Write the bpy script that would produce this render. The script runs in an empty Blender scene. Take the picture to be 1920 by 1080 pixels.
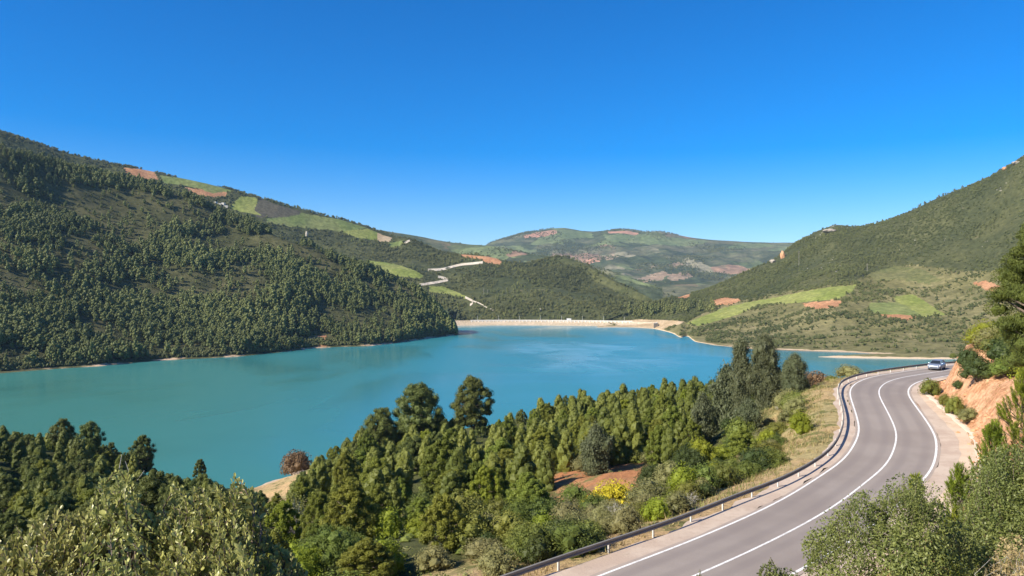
import bpy, math, random
import numpy as np
from mathutils import Vector, Matrix

R = math.radians
random.seed(7)
RNG = np.random.default_rng(11)
sc = bpy.context.scene
COL = sc.collection
F, CX, CY, CZ = 1423.0, 960.0, 540.0, 60.0      # focal length in photo pixels, centre, eye height above the lake (m)

# ------------------------------------------------------------------ camera, sky, sun, exposure
cam = bpy.data.cameras.new('camera')
cam.lens = 36.0 * F / 1920.0
cam.sensor_width = 36.0
cam.clip_start = 0.1
cam.clip_end = 60000
camo = bpy.data.objects.new('camera', cam)
camo.location = (0, 0, CZ)
camo.rotation_euler = (R(90), 0, 0)
COL.objects.link(camo)
sc.camera = camo

SUN_EL, SUN_AZ = R(36), R(-121)                  # azimuth from +Y, clockwise: from the left and a little behind
sun_dir = Vector((math.sin(SUN_AZ) * math.cos(SUN_EL), math.cos(SUN_AZ) * math.cos(SUN_EL), math.sin(SUN_EL)))
w = bpy.data.worlds.new('World')
sc.world = w
w.use_nodes = True
wn = w.node_tree
wn.nodes.clear()
sky = wn.nodes.new('ShaderNodeTexSky')
sky.sky_type = 'NISHITA'
sky.sun_disc = False
sky.sun_elevation = SUN_EL
sky.sun_rotation = SUN_AZ
sky.altitude = 900
sky.air_density = 0.85
sky.dust_density = 1.5
sky.ozone_density = 3.0
hsv = wn.nodes.new('ShaderNodeHueSaturation')
hsv.inputs['Hue'].default_value = 0.508
hsv.inputs['Saturation'].default_value = 1.58
hsv.inputs['Value'].default_value = 1.0
bg = wn.nodes.new('ShaderNodeBackground')
bg.inputs['Strength'].default_value = 0.105
wo = wn.nodes.new('ShaderNodeOutputWorld')
wn.links.new(sky.outputs['Color'], hsv.inputs['Color'])
wn.links.new(hsv.outputs['Color'], bg.inputs['Color'])
wn.links.new(bg.outputs['Background'], wo.inputs['Surface'])

sl = bpy.data.lights.new('sun', 'SUN')
sl.energy = 4.6
sl.angle = R(0.5)
sl.color = (1.0, 0.92, 0.78)
so = bpy.data.objects.new('sun', sl)
so.rotation_euler = (-sun_dir).to_track_quat('-Z', 'Y').to_euler()
so.location = (-300, -100, 400)
COL.objects.link(so)

sc.view_settings.view_transform = 'Standard'
sc.view_settings.look = 'None'
sc.view_settings.exposure = 0.85
sc.view_settings.gamma = 1.0
sc.cycles.max_bounces = 6
sc.cycles.volume_bounces = 0
sc.cycles.use_denoising = True
sc.cycles.denoiser = 'OPENIMAGEDENOISE'
sc.cycles.denoising_input_passes = 'RGB_ALBEDO_NORMAL'
sc.cycles.denoising_prefilter = 'ACCURATE'

# ------------------------------------------------------------------ helpers
def tag(o, label=None, cat=None, group=None, kind=None):
    if label: o['label'] = label
    if cat: o['category'] = cat
    if group: o['group'] = group
    if kind: o['kind'] = kind
    return o

def link(name, data, parent=None):
    o = bpy.data.objects.new(name, data)
    COL.objects.link(o)
    if parent is not None:
        o.parent = parent
    return o

def empty(name, loc, rz=0.0):
    o = link(name, None)
    o.location = loc
    o.rotation_euler = (0, 0, rz)
    o.empty_display_size = 0.3
    return o

def mesh_arrays(name, V, faces, mats=(), tint=None, mat_index=None, smooth=False):
    """V (n,3); faces: array (m,3|4) or a list of such arrays."""
    if not isinstance(faces, (list, tuple)):
        faces = [faces]
    faces = [np.asarray(f, dtype=np.int32) for f in faces if len(f)]
    me = bpy.data.meshes.new(name)
    V = np.asarray(V, dtype=np.float32)
    me.vertices.add(len(V))
    me.vertices.foreach_set('co', V.ravel())
    loops = np.concatenate([f.ravel() for f in faces])
    tot = np.concatenate([np.full(len(f), f.shape[1], dtype=np.int32) for f in faces])
    start = np.concatenate([[0], np.cumsum(tot)[:-1]]).astype(np.int32)
    me.loops.add(len(loops))
    me.loops.foreach_set('vertex_index', loops)
    me.polygons.add(len(tot))
    me.polygons.foreach_set('loop_start', start)
    me.polygons.foreach_set('loop_total', tot)
    if mat_index is not None:
        me.polygons.foreach_set('material_index', np.asarray(mat_index, dtype=np.int32))
    me.polygons.foreach_set('use_smooth', np.full(len(tot), bool(smooth)))
    for m in mats:
        me.materials.append(m)
    me.update(calc_edges=True)
    if tint is not None:
        a = me.attributes.new('tint', 'FLOAT', 'POINT')
        a.data.foreach_set('value', np.asarray(tint, dtype=np.float32))
    return me

def hash2(ix, iy, seed):
    n = (ix.astype(np.int64) * 374761393 + iy.astype(np.int64) * 668265263 + seed * 1442695041) & 0xFFFFFFFF
    n = ((n ^ (n >> 13)) * 1274126177) & 0xFFFFFFFF
    n = (n ^ (n >> 16)) & 0xFFFF
    return n / 65535.0

def vnoise(x, y, seed=0):
    ix, iy = np.floor(x), np.floor(y)
    fx, fy = x - ix, y - iy
    fx, fy = fx * fx * (3 - 2 * fx), fy * fy * (3 - 2 * fy)
    a, b = hash2(ix, iy, seed), hash2(ix + 1, iy, seed)
    c, d = hash2(ix, iy + 1, seed), hash2(ix + 1, iy + 1, seed)
    return (a + (b - a) * fx) * (1 - fy) + (c + (d - c) * fx) * fy - 0.5

def fbm(x, y, octaves=5, seed=0, ridged=False):
    x, y = np.asarray(x, float), np.asarray(y, float)
    s, a = 0.0, 1.0
    for k in range(octaves):
        n = vnoise(x, y, seed + k * 17)
        s = s + a * ((0.5 - 2 * np.abs(n)) if ridged else n)
        x, y = x * 2.03 + 11.3, y * 2.03 - 7.7
        a *= 0.5
    return s

def in_poly(px, py, poly):
    inside = np.zeros(np.shape(px), bool)
    n = len(poly)
    for i in range(n):
        x1, y1 = poly[i]
        x2, y2 = poly[(i + 1) % n]
        if y1 == y2:
            continue
        c = ((y1 > py) != (y2 > py)) & (px < (x2 - x1) * (py - y1) / (y2 - y1) + x1)
        inside ^= c
    return inside

def at(px, py, d):
    """a point seen at photo pixel px, py at a depth of d metres"""
    return np.array([(px - CX) / F * d, d, CZ - (py - CY) / F * d])

def pix(x, y, z):
    y = np.maximum(y, 0.5)
    return CX + x / y * F, CY - (z - CZ) / y * F

# ------------------------------------------------------------------ materials
def new_mat(name):
    m = bpy.data.materials.new(name)
    m.use_nodes = True
    nt = m.node_tree
    return m, nt, nt.nodes['Principled BSDF']

def N(nt, kind, **kw):
    n = nt.nodes.new(kind)
    for k, v in kw.items():
        setattr(n, k, v)
    return n

def rgb(c):
    return (c[0], c[1], c[2], 1.0)

def noise(nt, scale, detail=5, rough=0.6, vec=None, dist=0.0):
    n = N(nt, 'ShaderNodeTexNoise')
    n.inputs['Scale'].default_value = scale
    n.inputs['Detail'].default_value = detail
    n.inputs['Roughness'].default_value = rough
    n.inputs['Distortion'].default_value = dist
    if vec is None:
        g = N(nt, 'ShaderNodeNewGeometry')
        vec = g.outputs['Position']
    nt.links.new(vec, n.inputs['Vector'])
    return n.outputs['Fac']

def step(nt, src, lo, hi):
    m = N(nt, 'ShaderNodeMapRange')
    m.interpolation_type = 'SMOOTHSTEP'
    m.inputs['From Min'].default_value = lo
    m.inputs['From Max'].default_value = hi
    nt.links.new(src, m.inputs['Value'])
    return m.outputs['Result']

def mixc(nt, fac, a, b, blend='MIX'):
    m = N(nt, 'ShaderNodeMix', data_type='RGBA', blend_type=blend)
    for sock, v in ((m.inputs[0], fac), (m.inputs[6], a), (m.inputs[7], b)):
        if isinstance(v, (int, float)):
            sock.default_value = v
        elif isinstance(v, tuple):
            sock.default_value = rgb(v)
        else:
            nt.links.new(v, sock)
    return m.outputs[2]

def bump(nt, bsdf, src, strength, dist):
    b = N(nt, 'ShaderNodeBump')
    b.inputs['Strength'].default_value = strength
    b.inputs['Distance'].default_value = dist
    nt.links.new(src, b.inputs['Height'])
    nt.links.new(b.outputs['Normal'], bsdf.inputs['Normal'])

def math_node(nt, op, a, b=None):
    m = N(nt, 'ShaderNodeMath', operation=op)
    for i, v in enumerate((a, b)):
        if v is None: continue
        if isinstance(v, (int, float)): m.inputs[i].default_value = v
        else: nt.links.new(v, m.inputs[i])
    return m.outputs[0]

def pos_z(nt):
    g = N(nt, 'ShaderNodeNewGeometry')
    s = N(nt, 'ShaderNodeSeparateXYZ')
    nt.links.new(g.outputs['Position'], s.inputs[0])
    return s.outputs['Z']

def simple(name, c, rough=0.6, metal=0.0, spec=0.5, var=0.0, scale=3.0):
    m, nt, b = new_mat(name)
    b.inputs['Roughness'].default_value = rough
    b.inputs['Metallic'].default_value = metal
    b.inputs['Specular IOR Level'].default_value = spec
    f = noise(nt, scale, 4)
    v = max(var, 0.04)
    col = mixc(nt, f, tuple(x * (1 - v) for x in c), tuple(min(1, x * (1 + v)) for x in c))
    nt.links.new(col, b.inputs['Base Color'])
    return m

def ground_mat(name, c1, c2, c3, s1, s2, soil=(0.42, 0.3, 0.19), ring=0.0, soil_amt=(0.62, 0.72), bump_d=1.0, s3=None, fine=0.0):
    """scrub and soil: two greens by one noise, bare soil by another, a bare ring above the waterline"""
    m, nt, b = new_mat(name)
    b.inputs['Roughness'].default_value = 0.95
    b.inputs['Specular IOR Level'].default_value = 0.1
    f1 = step(nt, noise(nt, s1, 6, 0.65), 0.40, 0.62)
    col = mixc(nt, f1, c1, c2)
    f2 = step(nt, noise(nt, s2, 7, 0.7), soil_amt[0], soil_amt[1])
    col = mixc(nt, f2, col, c3)
    fs = noise(nt, s3 or s2 * 6, 6, 0.75)
    col = mixc(nt, step(nt, fs, 0.35, 0.7), mixc(nt, 1.0, col, (0.62, 0.64, 0.6), 'MULTIPLY'), mixc(nt, 1.0, col, (1.25, 1.22, 1.18), 'MULTIPLY'))
    if ring:
        wob = math_node(nt, 'ADD', pos_z(nt), math_node(nt, 'MULTIPLY', noise(nt, 0.05, 4), -2.0 * ring))
        gap = step(nt, noise(nt, 0.03, 4, 0.6), 0.47, 0.58) if name == 'left_hillside' else 1.0
        col = mixc(nt, math_node(nt, 'MULTIPLY', step(nt, wob, ring * 0.15, -ring * 0.15), gap), col, soil)
    nt.links.new(col, b.inputs['Base Color'])
    if bump_d:
        bump(nt, b, fs, 0.8, bump_d)
    return m

def foliage_mat(name, c1, c2, trans=0.25, rough=0.6, spec=0.25, objvar=0.25, hue=0.02, nscale=0.8):
    """leaf colours: c1 to c2 by the per-leaf tint and a clump-sized noise, a small shift per plant"""
    m, nt, b = new_mat(name)
    b.inputs['Roughness'].default_value = rough
    b.inputs['Specular IOR Level'].default_value = spec
    a = N(nt, 'ShaderNodeAttribute', attribute_name='tint')
    oi = N(nt, 'ShaderNodeObjectInfo')
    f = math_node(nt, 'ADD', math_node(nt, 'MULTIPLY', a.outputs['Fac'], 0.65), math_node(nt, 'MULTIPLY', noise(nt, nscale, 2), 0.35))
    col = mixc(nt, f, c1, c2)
    h = N(nt, 'ShaderNodeHueSaturation')
    nt.links.new(col, h.inputs['Color'])
    nt.links.new(math_node(nt, 'ADD', 0.5 - hue / 2, math_node(nt, 'MULTIPLY', oi.outputs['Random'], hue)), h.inputs['Hue'])
    r2 = math_node(nt, 'FRACT', math_node(nt, 'MULTIPLY', oi.outputs['Random'], 7.31))
    nt.links.new(math_node(nt, 'ADD', 1 - objvar / 2, math_node(nt, 'MULTIPLY', r2, objvar)), h.inputs['Value'])
    nt.links.new(h.outputs['Color'], b.inputs['Base Color'])
    if trans:
        t = N(nt, 'ShaderNodeBsdfTranslucent')
        nt.links.new(h.outputs['Color'], t.inputs['Color'])
        mx = N(nt, 'ShaderNodeMixShader')
        mx.inputs[0].default_value = trans
        nt.links.new(b.outputs[0], mx.inputs[1])
        nt.links.new(t.outputs[0], mx.inputs[2])
        nt.links.new(mx.outputs[0], nt.nodes['Material Output'].inputs['Surface'])
    return m

M = {}
M['bark'] = simple('bark', (0.16, 0.12, 0.09), 0.9, var=0.4, scale=6)
M['pale_bark'] = simple('pale_bark', (0.38, 0.3, 0.24), 0.85, var=0.4, scale=5)
M['dead_wood'] = simple('dead_wood', (0.5, 0.47, 0.42), 0.85, var=0.25, scale=6)
M['pine'] = foliage_mat('pine_needles', (0.068, 0.092, 0.012), (0.25, 0.27, 0.04), 0.2, objvar=0.4, hue=0.04)
M['pine_deep'] = foliage_mat('deep_pine_needles', (0.036, 0.055, 0.01), (0.135, 0.155, 0.028), 0.15, objvar=0.1)
M['pine_mass'] = foliage_mat('pine_needles_far', (0.056, 0.074, 0.013), (0.20, 0.205, 0.036), 0.2, objvar=0.0, nscale=0.3)
M['pine_bright'] = foliage_mat('pine_needles_bright', (0.10, 0.14, 0.012), (0.29, 0.33, 0.035), 0.25, objvar=0.25, hue=0.03)
M['pine_dull'] = foliage_mat('pine_needles_dull', (0.055, 0.076, 0.018), (0.185, 0.21, 0.05), 0.2, objvar=0.3, hue=0.03)
M['euc'] = foliage_mat('grey_green_leaves', (0.048, 0.062, 0.024), (0.175, 0.19, 0.085), 0.2, spec=0.4, objvar=0.15)
M['shrub'] = foliage_mat('shrub_leaves', (0.065, 0.088, 0.015), (0.20, 0.215, 0.04), 0.2, objvar=0.5, hue=0.06)
M['shrub_olive'] = foliage_mat('olive_shrub_leaves', (0.12, 0.12, 0.04), (0.30, 0.28, 0.11), 0.2, objvar=0.4, hue=0.03)
M['shrub_lime'] = foliage_mat('lime_shrub_leaves', (0.15, 0.19, 0.015), (0.32, 0.35, 0.03), 0.3, objvar=0.25, hue=0.03)
M['shrub_dark'] = foliage_mat('dark_shrub_leaves', (0.03, 0.048, 0.012), (0.085, 0.11, 0.025), 0.15, objvar=0.3, hue=0.03)
M['shrub_yellow'] = foliage_mat('yellow_flowers', (0.32, 0.26, 0.02), (0.62, 0.48, 0.03), 0.2, objvar=0.2)
M['shrub_rust'] = foliage_mat('rusty_leaves', (0.13, 0.085, 0.04), (0.26, 0.17, 0.085), 0.2, objvar=0.2)
M['leaf_pale'] = foliage_mat('pale_broad_leaves', (0.07, 0.10, 0.018), (0.60, 0.58, 0.19), 0.3, rough=0.4, spec=0.5, objvar=0.12, nscale=2.0)
M['leaf_small'] = foliage_mat('small_shrub_leaves', (0.06, 0.09, 0.018), (0.29, 0.31, 0.085), 0.3, rough=0.5, spec=0.4, objvar=0.15, nscale=1.5)
M['far_forest'] = foliage_mat('far_pine_needles', (0.092, 0.108, 0.033), (0.225, 0.24, 0.078), 0.2, objvar=0.0, nscale=0.02)
M['far_scrub'] = foliage_mat('far_scrub_leaves', (0.066, 0.08, 0.026), (0.165, 0.172, 0.058), 0.15, objvar=0.0, nscale=0.01)
M['far_trees'] = foliage_mat('far_tree_leaves', (0.03, 0.045, 0.018), (0.085, 0.10, 0.04), 0.1, objvar=0.3, nscale=0.05)
M['grass'] = foliage_mat('dry_grass_blades', (0.28, 0.21, 0.08), (0.52, 0.42, 0.2), 0.3, objvar=0.0, nscale=0.3)
M['grass_green'] = foliage_mat('roadside_weeds', (0.13, 0.15, 0.04), (0.34, 0.33, 0.11), 0.3, objvar=0.0, nscale=0.3)

# ------------------------------------------------------------------ hills: surfaces lofted through stations of known depth and height
def smooth1(a, k):
    if k < 1: return a
    ker = np.hanning(2 * k + 3)[1:-1]
    ker /= ker.sum()
    return np.convolve(np.pad(a, k, mode='edge'), ker, mode='valid')

class Loft:
    def __init__(self, cols, dpx, sub, amp, scale, seed, sm=8, wts=None, ridged=False, amp2=None, scale2=None):
        pxs = sorted(cols)
        K = len(cols[pxs[0]])
        self.px = np.arange(pxs[0], pxs[-1] + dpx, dpx, dtype=float)
        D = np.zeros((len(self.px), K)); Z = np.zeros_like(D)
        for k in range(K):
            dd, zz = [], []
            for p in pxs:
                s = cols[p][k]
                if s[0] == 'S':                              # on the water line
                    d = CZ * F / (s[1] - CY); z = 0.0
                elif s[0] == 'B':                            # height given directly
                    d, z = s[1], s[2]
                else:
                    d = s[0]; z = CZ - (s[1] - CY) / F * d
                dd.append(d); zz.append(z)
            D[:, k] = smooth1(np.interp(self.px, pxs, dd), int(sm / dpx))
            Z[:, k] = smooth1(np.interp(self.px, pxs, zz), int(sm / dpx))
        t = np.linspace(0, K - 1, (K - 1) * sub + 1)
        i = np.clip(np.floor(t).astype(int), 0, K - 2)
        f = t - i
        def cat(A):
            p0, p1, p2, p3 = A[:, np.maximum(i - 1, 0)], A[:, i], A[:, i + 1], A[:, np.minimum(i + 2, K - 1)]
            return 0.5 * (2 * p1 + (p2 - p0) * f + (2 * p0 - 5 * p1 + 4 * p2 - p3) * f ** 2 + (3 * p1 - p0 - 3 * p2 + p3) * f ** 3)
        d, z = cat(D), cat(Z)
        x = (self.px[:, None] - CX) / F * d
        wt = np.interp(t, np.arange(K), wts if wts is not None else [0] * 2 + [1] * (K - 3) + [0.6])[None, :]
        z = z + amp * wt * fbm(x / scale, d / scale, 6, seed, ridged)
        if amp2:
            z = z + amp2 * wt * fbm(x / scale2, d / scale2, 4, seed + 91)
        self.x, self.y, self.z, self.t = x, d, z, t
        _, self.py = pix(x, d, z)
        self.pxg = np.repeat(self.px[:, None], d.shape[1], 1)
    def faces(self):
        n, m = self.x.shape
        a = (np.arange(n - 1)[:, None] * m + np.arange(m - 1)[None, :])
        return np.stack([a, a + m, a + m + 1, a + 1], -1).reshape(-1, 4)
    def verts(self):
        return np.stack([self.x, self.y, self.z], -1).reshape(-1, 3)
    def build(self, name, mats, cover=None):
        """cover: list of (object name, material, [polygons in photo pixels]); those faces become fields of their own"""
        Fq, V = self.faces(), self.verts()
        c = V[Fq].mean(1)
        cpx, cpy = pix(c[:, 0], c[:, 1], c[:, 2])
        cid = np.zeros(len(Fq), int)
        wob = 3.0 * fbm(c[:, 0] / 25, c[:, 1] / 25, 3, 5)
        for k, (nm, mt, poly) in enumerate(cover or []):
            cid[in_poly(cpx + wob, cpy + wob * 0.5, poly) & (cid == 0) & (c[:, 2] > 0.5)] = k + 1
        self.polys = [c_[2] for c_ in (cover or []) if c_[0] != 'upper_slope']
        objs = []
        for k in range(len(cover or []) + 1):
            sel = Fq[cid == k]
            if not len(sel): continue
            u, inv = np.unique(sel, return_inverse=True)
            nm = name if k == 0 else cover[k - 1][0]
            o = link(nm, mesh_arrays(nm, V[u], inv.reshape(-1, 4), [mats if k == 0 else cover[k - 1][1]], smooth=True))
            tag(o, kind='structure')
            objs.append(o)
        return objs
    def hit(self, px, py):
        """the surface point seen at a photo pixel (first from the near side)"""
        i = int(np.clip(np.searchsorted(self.px, px), 0, len(self.px) - 1))
        col = self.py[i]
        j = np.nonzero(col <= py)[0]
        j = int(j[0]) if len(j) else len(col) - 2
        if j == 0: j = 1
        f = (col[j - 1] - py) / max(1e-6, col[j - 1] - col[j])
        f = min(1, max(0, f))
        d = self.y[i, j - 1] * (1 - f) + self.y[i, j] * f
        return at(px, py, d)
    def scatter(self, n, rng, dens=None):
        """random surface points, even over the ground"""
        n0, m = self.x.shape
        X, Y, Z = self.x, self.y, self.z
        ax, ay = X[1:, :-1] - X[:-1, :-1], Y[1:, :-1] - Y[:-1, :-1]
        bx, by = X[:-1, 1:] - X[:-1, :-1], Y[:-1, 1:] - Y[:-1, :-1]
        area = np.abs(ax * by - ay * bx)
        pxc = 0.25 * (self.pxg[1:, 1:] + self.pxg[:-1, 1:] + self.pxg[1:, :-1] + self.pxg[:-1, :-1])
        pyc = 0.25 * (self.py[1:, 1:] + self.py[:-1, 1:] + self.py[1:, :-1] + self.py[:-1, :-1])
        zc = Z[:-1, :-1]
        wgt = area * (zc > 0.8)
        # hidden ground (behind a nearer, higher row of the same column) is left out
        run = np.minimum.accumulate(self.py, axis=1)
        vis = self.py[:-1, :-1] <= run[:-1, :-1] + 5
        wgt = wgt * vis
        if dens is not None:
            wgt = wgt * dens(pxc, pyc, X[:-1, :-1], Y[:-1, :-1], zc)
        self.last_area = wgt.sum()
        p = (wgt / wgt.sum()).ravel()
        k = rng.choice(len(p), n, p=p)
        i, j = k // (m - 1), k % (m - 1)
        u, v = rng.random(n), rng.random(n)
        def bl(A):
            return (A[i, j] * (1 - u) + A[i + 1, j] * u) * (1 - v) + (A[i, j + 1] * (1 - u) + A[i + 1, j + 1] * u) * v
        return np.stack([bl(X), bl(Y), bl(Z)], -1)

def sky_interp(pts, px):
    xs = [p[0] for p in pts]
    return float(np.interp(px, xs, [p[1] for p in pts])), float(np.interp(px, xs, [p[2] for p in pts]))

# --- left forested hill
shoreL = [(-300, 716), (0, 700), (30, 693), (150, 691), (280, 677), (440, 669), (550, 658), (600, 651), (700, 649), (760, 641), (800, 634), (845, 629), (875, 627)]
crestL = [(-300, 170, 850), (0, 262, 900), (100, 290, 950), (187, 318, 985), (240, 336, 1000), (300, 347, 1010), (367, 367, 1020), (400, 385, 1020), (450, 403, 1020),
          (500, 424, 1010), (540, 440, 1000), (590, 456, 1000), (640, 482, 1000), (690, 501, 1000), (740, 522, 1000), (790, 552, 990), (825, 585, 985), (845, 612, 980), (862, 629, 976), (875, 634, 974)]
cols = {}
for px in (-300, -100, 0, 100, 187, 240, 300, 367, 400, 450, 500, 540, 590, 640, 690, 740, 790, 825, 845, 862, 875):
    ys = float(np.interp(px, [p[0] for p in shoreL], [p[1] for p in shoreL]))
    yc, dc = sky_interp(crestL, px)
    yc += float(np.interp(px, [-300, 0, 400, 560, 740, 830], [13, 15, 13, 9, 7, 0]))
    ds = CZ * F / (ys - CY)
    g = (dc - ds)
    bench = min(1.0, max(0.0, (px + 100) / 350.0)) * min(1.0, max(0.0, (700 - px) / 200.0))
    def mid(fr, fy):
        return (ds + g * fr, ys + (yc - ys) * fy)
    cols[px] = [('B', ds - 60, -9), ('S', ys), ('B', ds + min(14, g * 0.2), min(4.5, (CZ - (yc - CY) / F * dc) * 0.3)), mid(0.22, 0.24), mid(0.42, 0.47 + 0.03 * bench), mid(0.56, 0.60 + 0.05 * bench), mid(0.78, 0.76 + 0.03 * bench), (dc, yc), ('B', dc + 160, (CZ - (yc - CY) / F * dc) * 0.72 - 10)]
LH = Loft(cols, 3, 22, 20, 150, 3, sm=18, wts=[0, 0.05, 0.12, 0.5, 0.9, 1.0, 0.9, 0.35, 0.5])
M['left_hill'] = ground_mat('left_hillside', (0.075, 0.078, 0.034), (0.115, 0.108, 0.052), (0.2, 0.16, 0.09), 0.012, 0.02, ring=1.1, soil=(0.5, 0.36, 0.24), s3=0.12, bump_d=1.5)
M['soil_red'] = ground_mat('red_soil', (0.38, 0.19, 0.1), (0.46, 0.25, 0.14), (0.3, 0.2, 0.1), 0.03, 0.05, bump_d=0.3)
M['soil_pale'] = ground_mat('pale_soil', (0.42, 0.31, 0.19), (0.5, 0.38, 0.25), (0.3, 0.25, 0.14), 0.03, 0.05, bump_d=0.3)
M['field'] = ground_mat('green_crop', (0.19, 0.225, 0.055), (0.26, 0.275, 0.085), (0.27, 0.25, 0.1), 0.015, 0.03, soil_amt=(0.66, 0.8), bump_d=0.2)
M['field_dull'] = ground_mat('dull_crop', (0.15, 0.19, 0.06), (0.21, 0.23, 0.085), (0.26, 0.22, 0.11), 0.012, 0.02, bump_d=0.3)
M['plough'] = ground_mat('ploughed_soil', (0.085, 0.08, 0.06), (0.1, 0.09, 0.065), (0.12, 0.1, 0.07), 0.02, 0.03, bump_d=0.3)
M['bare_green'] = ground_mat('grassy_slope', (0.12, 0.13, 0.05), (0.17, 0.165, 0.07), (0.26, 0.21, 0.12), 0.02, 0.03, bump_d=0.6)
LH.build('left_hill', M['left_hill'], [
    ('bare_bank', M['soil_red'], [(578, 632), (612, 628), (616, 648), (600, 653), (580, 652)]),
    ('forest_clearing', M['bare_green'], [(225, 556), (330, 552), (420, 550), (420, 555), (330, 558), (225, 562)]),
])

# --- hill beyond the dam with the left-hand ridge of fields
crestB = [(-300, 175, 1500), (0, 248, 1550), (60, 268, 1580), (130, 290, 1620), (200, 308, 1650), (250, 316, 1660), (300, 325, 1680), (380, 345, 1700), (440, 360, 1720),
          (520, 383, 1740), (580, 398, 1760), (640, 411, 1780), (680, 424, 1790), (720, 437, 1800), (745, 446, 1800), (775, 453, 1790), (800, 464, 1780), (830, 477, 1760), (870, 481, 1750),
          (905, 484, 1730), (945, 494, 1700), (965, 498, 1690), (990, 497, 1710), (1018, 491, 1740), (1040, 485, 1750), (1062, 488, 1740), (1100, 501, 1690), (1150, 526, 1600), (1190, 545, 1520),
          (1212, 556, 1470), (1240, 580, 1400), (1265, 606, 1350)]
cols = {}
for px in [p[0] for p in crestB]:
    yc, dc = crestB[[p[0] for p in crestB].index(px)][1:]
    g = dc - 1235
    yf = 603
    cols[px] = [('B', 1234, -9), ('B', 1246, 2), (1262, 601.0), (1235 + g * 0.22, yf + (yc - yf) * 0.26), (1235 + g * 0.45, yf + (yc - yf) * 0.52), (1235 + g * 0.62, yf + (yc - yf) * 0.66),
                (1235 + g * 0.82, yf + (yc - yf) * 0.86), (dc, yc), ('B', dc + 250, (CZ - (yc - CY) / F * dc) - 80)]
BH = Loft(cols, 2.5, 24, 26, 190, 21, sm=10, wts=[0, 0, 0.1, 0.7, 1.0, 1.0, 0.7, 0.12, 0.5])
M['back_hill'] = ground_mat('back_hillside', (0.06, 0.07, 0.03), (0.09, 0.095, 0.04), (0.17, 0.15, 0.085), 0.009, 0.02, s3=0.09, bump_d=2.0)
BH.build('back_hill', M['back_hill'], [
    ('crop_field', M['field'], [(688, 489), (720, 491), (752, 498), (780, 508), (795, 517), (792, 522), (750, 520), (725, 512), (700, 502)]),
    ('crop_field', M['field'], [(803, 536), (830, 537), (858, 548), (880, 558), (872, 560), (840, 552), (806, 548)]),
    ('red_field', M['soil_red'], [(232, 314), (262, 317), (288, 321), (297, 336), (285, 337), (255, 331), (236, 323)]),
    ('crop_field', M['field_dull'], [(300, 329), (345, 334), (400, 347), (438, 358), (400, 362), (350, 348), (310, 345)]),
    ('red_field', M['soil_red'], [(345, 350), (380, 356), (425, 360), (427, 368), (400, 369), (360, 364)]),
    ('crop_field', M['field'], [(452, 368), (484, 370), (476, 394), (490, 404), (450, 397), (430, 390)]),
    ('ploughed_field', M['plough'], [(486, 371), (520, 384), (565, 396), (560, 403), (520, 408), (482, 408), (474, 396)]),
    ('crop_field', M['field_dull'], [(500, 410), (565, 399), (640, 412), (690, 428), (640, 434), (590, 430), (540, 424), (500, 418)]),
    ('crop_field', M['field'], [(640, 434), (690, 429), (708, 436), (705, 451), (670, 446)]),
    ('dry_field', M['soil_pale'], [(708, 437), (735, 446), (728, 453), (706, 452)]),
    ('crop_field', M['field_dull'], [(728, 455), (758, 450), (750, 462), (734, 466)]),
    ('quarry_cut', M['soil_red'], [(856, 476), (880, 478), (905, 480), (930, 484), (942, 491), (938, 497), (915, 494), (900, 486), (872, 482)]),
])

# --- right hill
crestR = [(1120, 603, 1235), (1150, 594, 1260), (1180, 586, 1285), (1205, 579, 1300), (1240, 568, 1330), (1290, 554, 1365), (1340, 540, 1390), (1400, 514, 1430), (1440, 494, 1470), (1462, 480, 1500), (1475, 468, 1510),
          (1500, 453, 1510), (1530, 437, 1490), (1560, 426, 1460), (1580, 427, 1440), (1600, 431, 1420), (1640, 425, 1390), (1700, 405, 1350), (1760, 375, 1300), (1830, 345, 1250), (1880, 316, 1200), (1920, 292, 1170), (2000, 240, 1120), (2300, 120, 1000)]
shoreR = [(1120, 614), (1180, 613.5), (1225, 616), (1243, 620), (1262, 625), (1290, 629), (1276, 634), (1300, 640), (1330, 646), (1420, 655), (1500, 658), (1600, 661), (1680, 666), (1760, 671), (1920, 678), (2300, 690)]
shoreR = sorted(shoreR)
midR = {  # stations between shore and crest: pairs of (depth fraction, pixel-height fraction)
    1120: [(0.2, 0.2), (0.4, 0.4), (0.6, 0.6), (0.8, 0.8)],
    1240: [(0.2, 0.24), (0.42, 0.46), (0.62, 0.66), (0.82, 0.83)],
    1340: [(0.18, 0.25), (0.36, 0.44), (0.52, 0.58), (0.75, 0.76)],
    1500: [(0.14, 0.19), (0.28, 0.38), (0.42, 0.53), (0.66, 0.74)],
    1600: [(0.14, 0.18), (0.28, 0.37), (0.42, 0.55), (0.64, 0.73)],
    1760: [(0.16, 0.14), (0.33, 0.32), (0.5, 0.48), (0.7, 0.70)],
    1920: [(0.16, 0.12), (0.36, 0.32), (0.55, 0.48), (0.76, 0.72)],
    2300: [(0.16, 0.12), (0.36, 0.32), (0.55, 0.48), (0.76, 0.72)]}
cols = {}
mk = sorted(midR)
for px in sorted(set([p[0] for p in crestR] + [1225, 1262, 1276, 1300, 1420])):
    ys = float(np.interp(px, [p[0] for p in shoreR], [p[1] for p in shoreR]))
    yc, dc = sky_interp(crestR, px)
    ds = CZ * F / (ys - CY)
    st = []
    for k in range(4):
        fr = float(np.interp(px, mk, [midR[q][k][0] for q in mk])); fy = float(np.interp(px, mk, [midR[q][k][1] for q in mk]))
        st.append((ds + (dc - ds) * fr, ys + (yc - ys) * fy))
    cols[px] = [('B', ds - 60, -9), ('S', ys), ('B', ds + 8, 1.6)] + st + [(dc, yc), ('B', dc + 250, (CZ - (yc - CY) / F * dc) * 0.6 - 20)]
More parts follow.
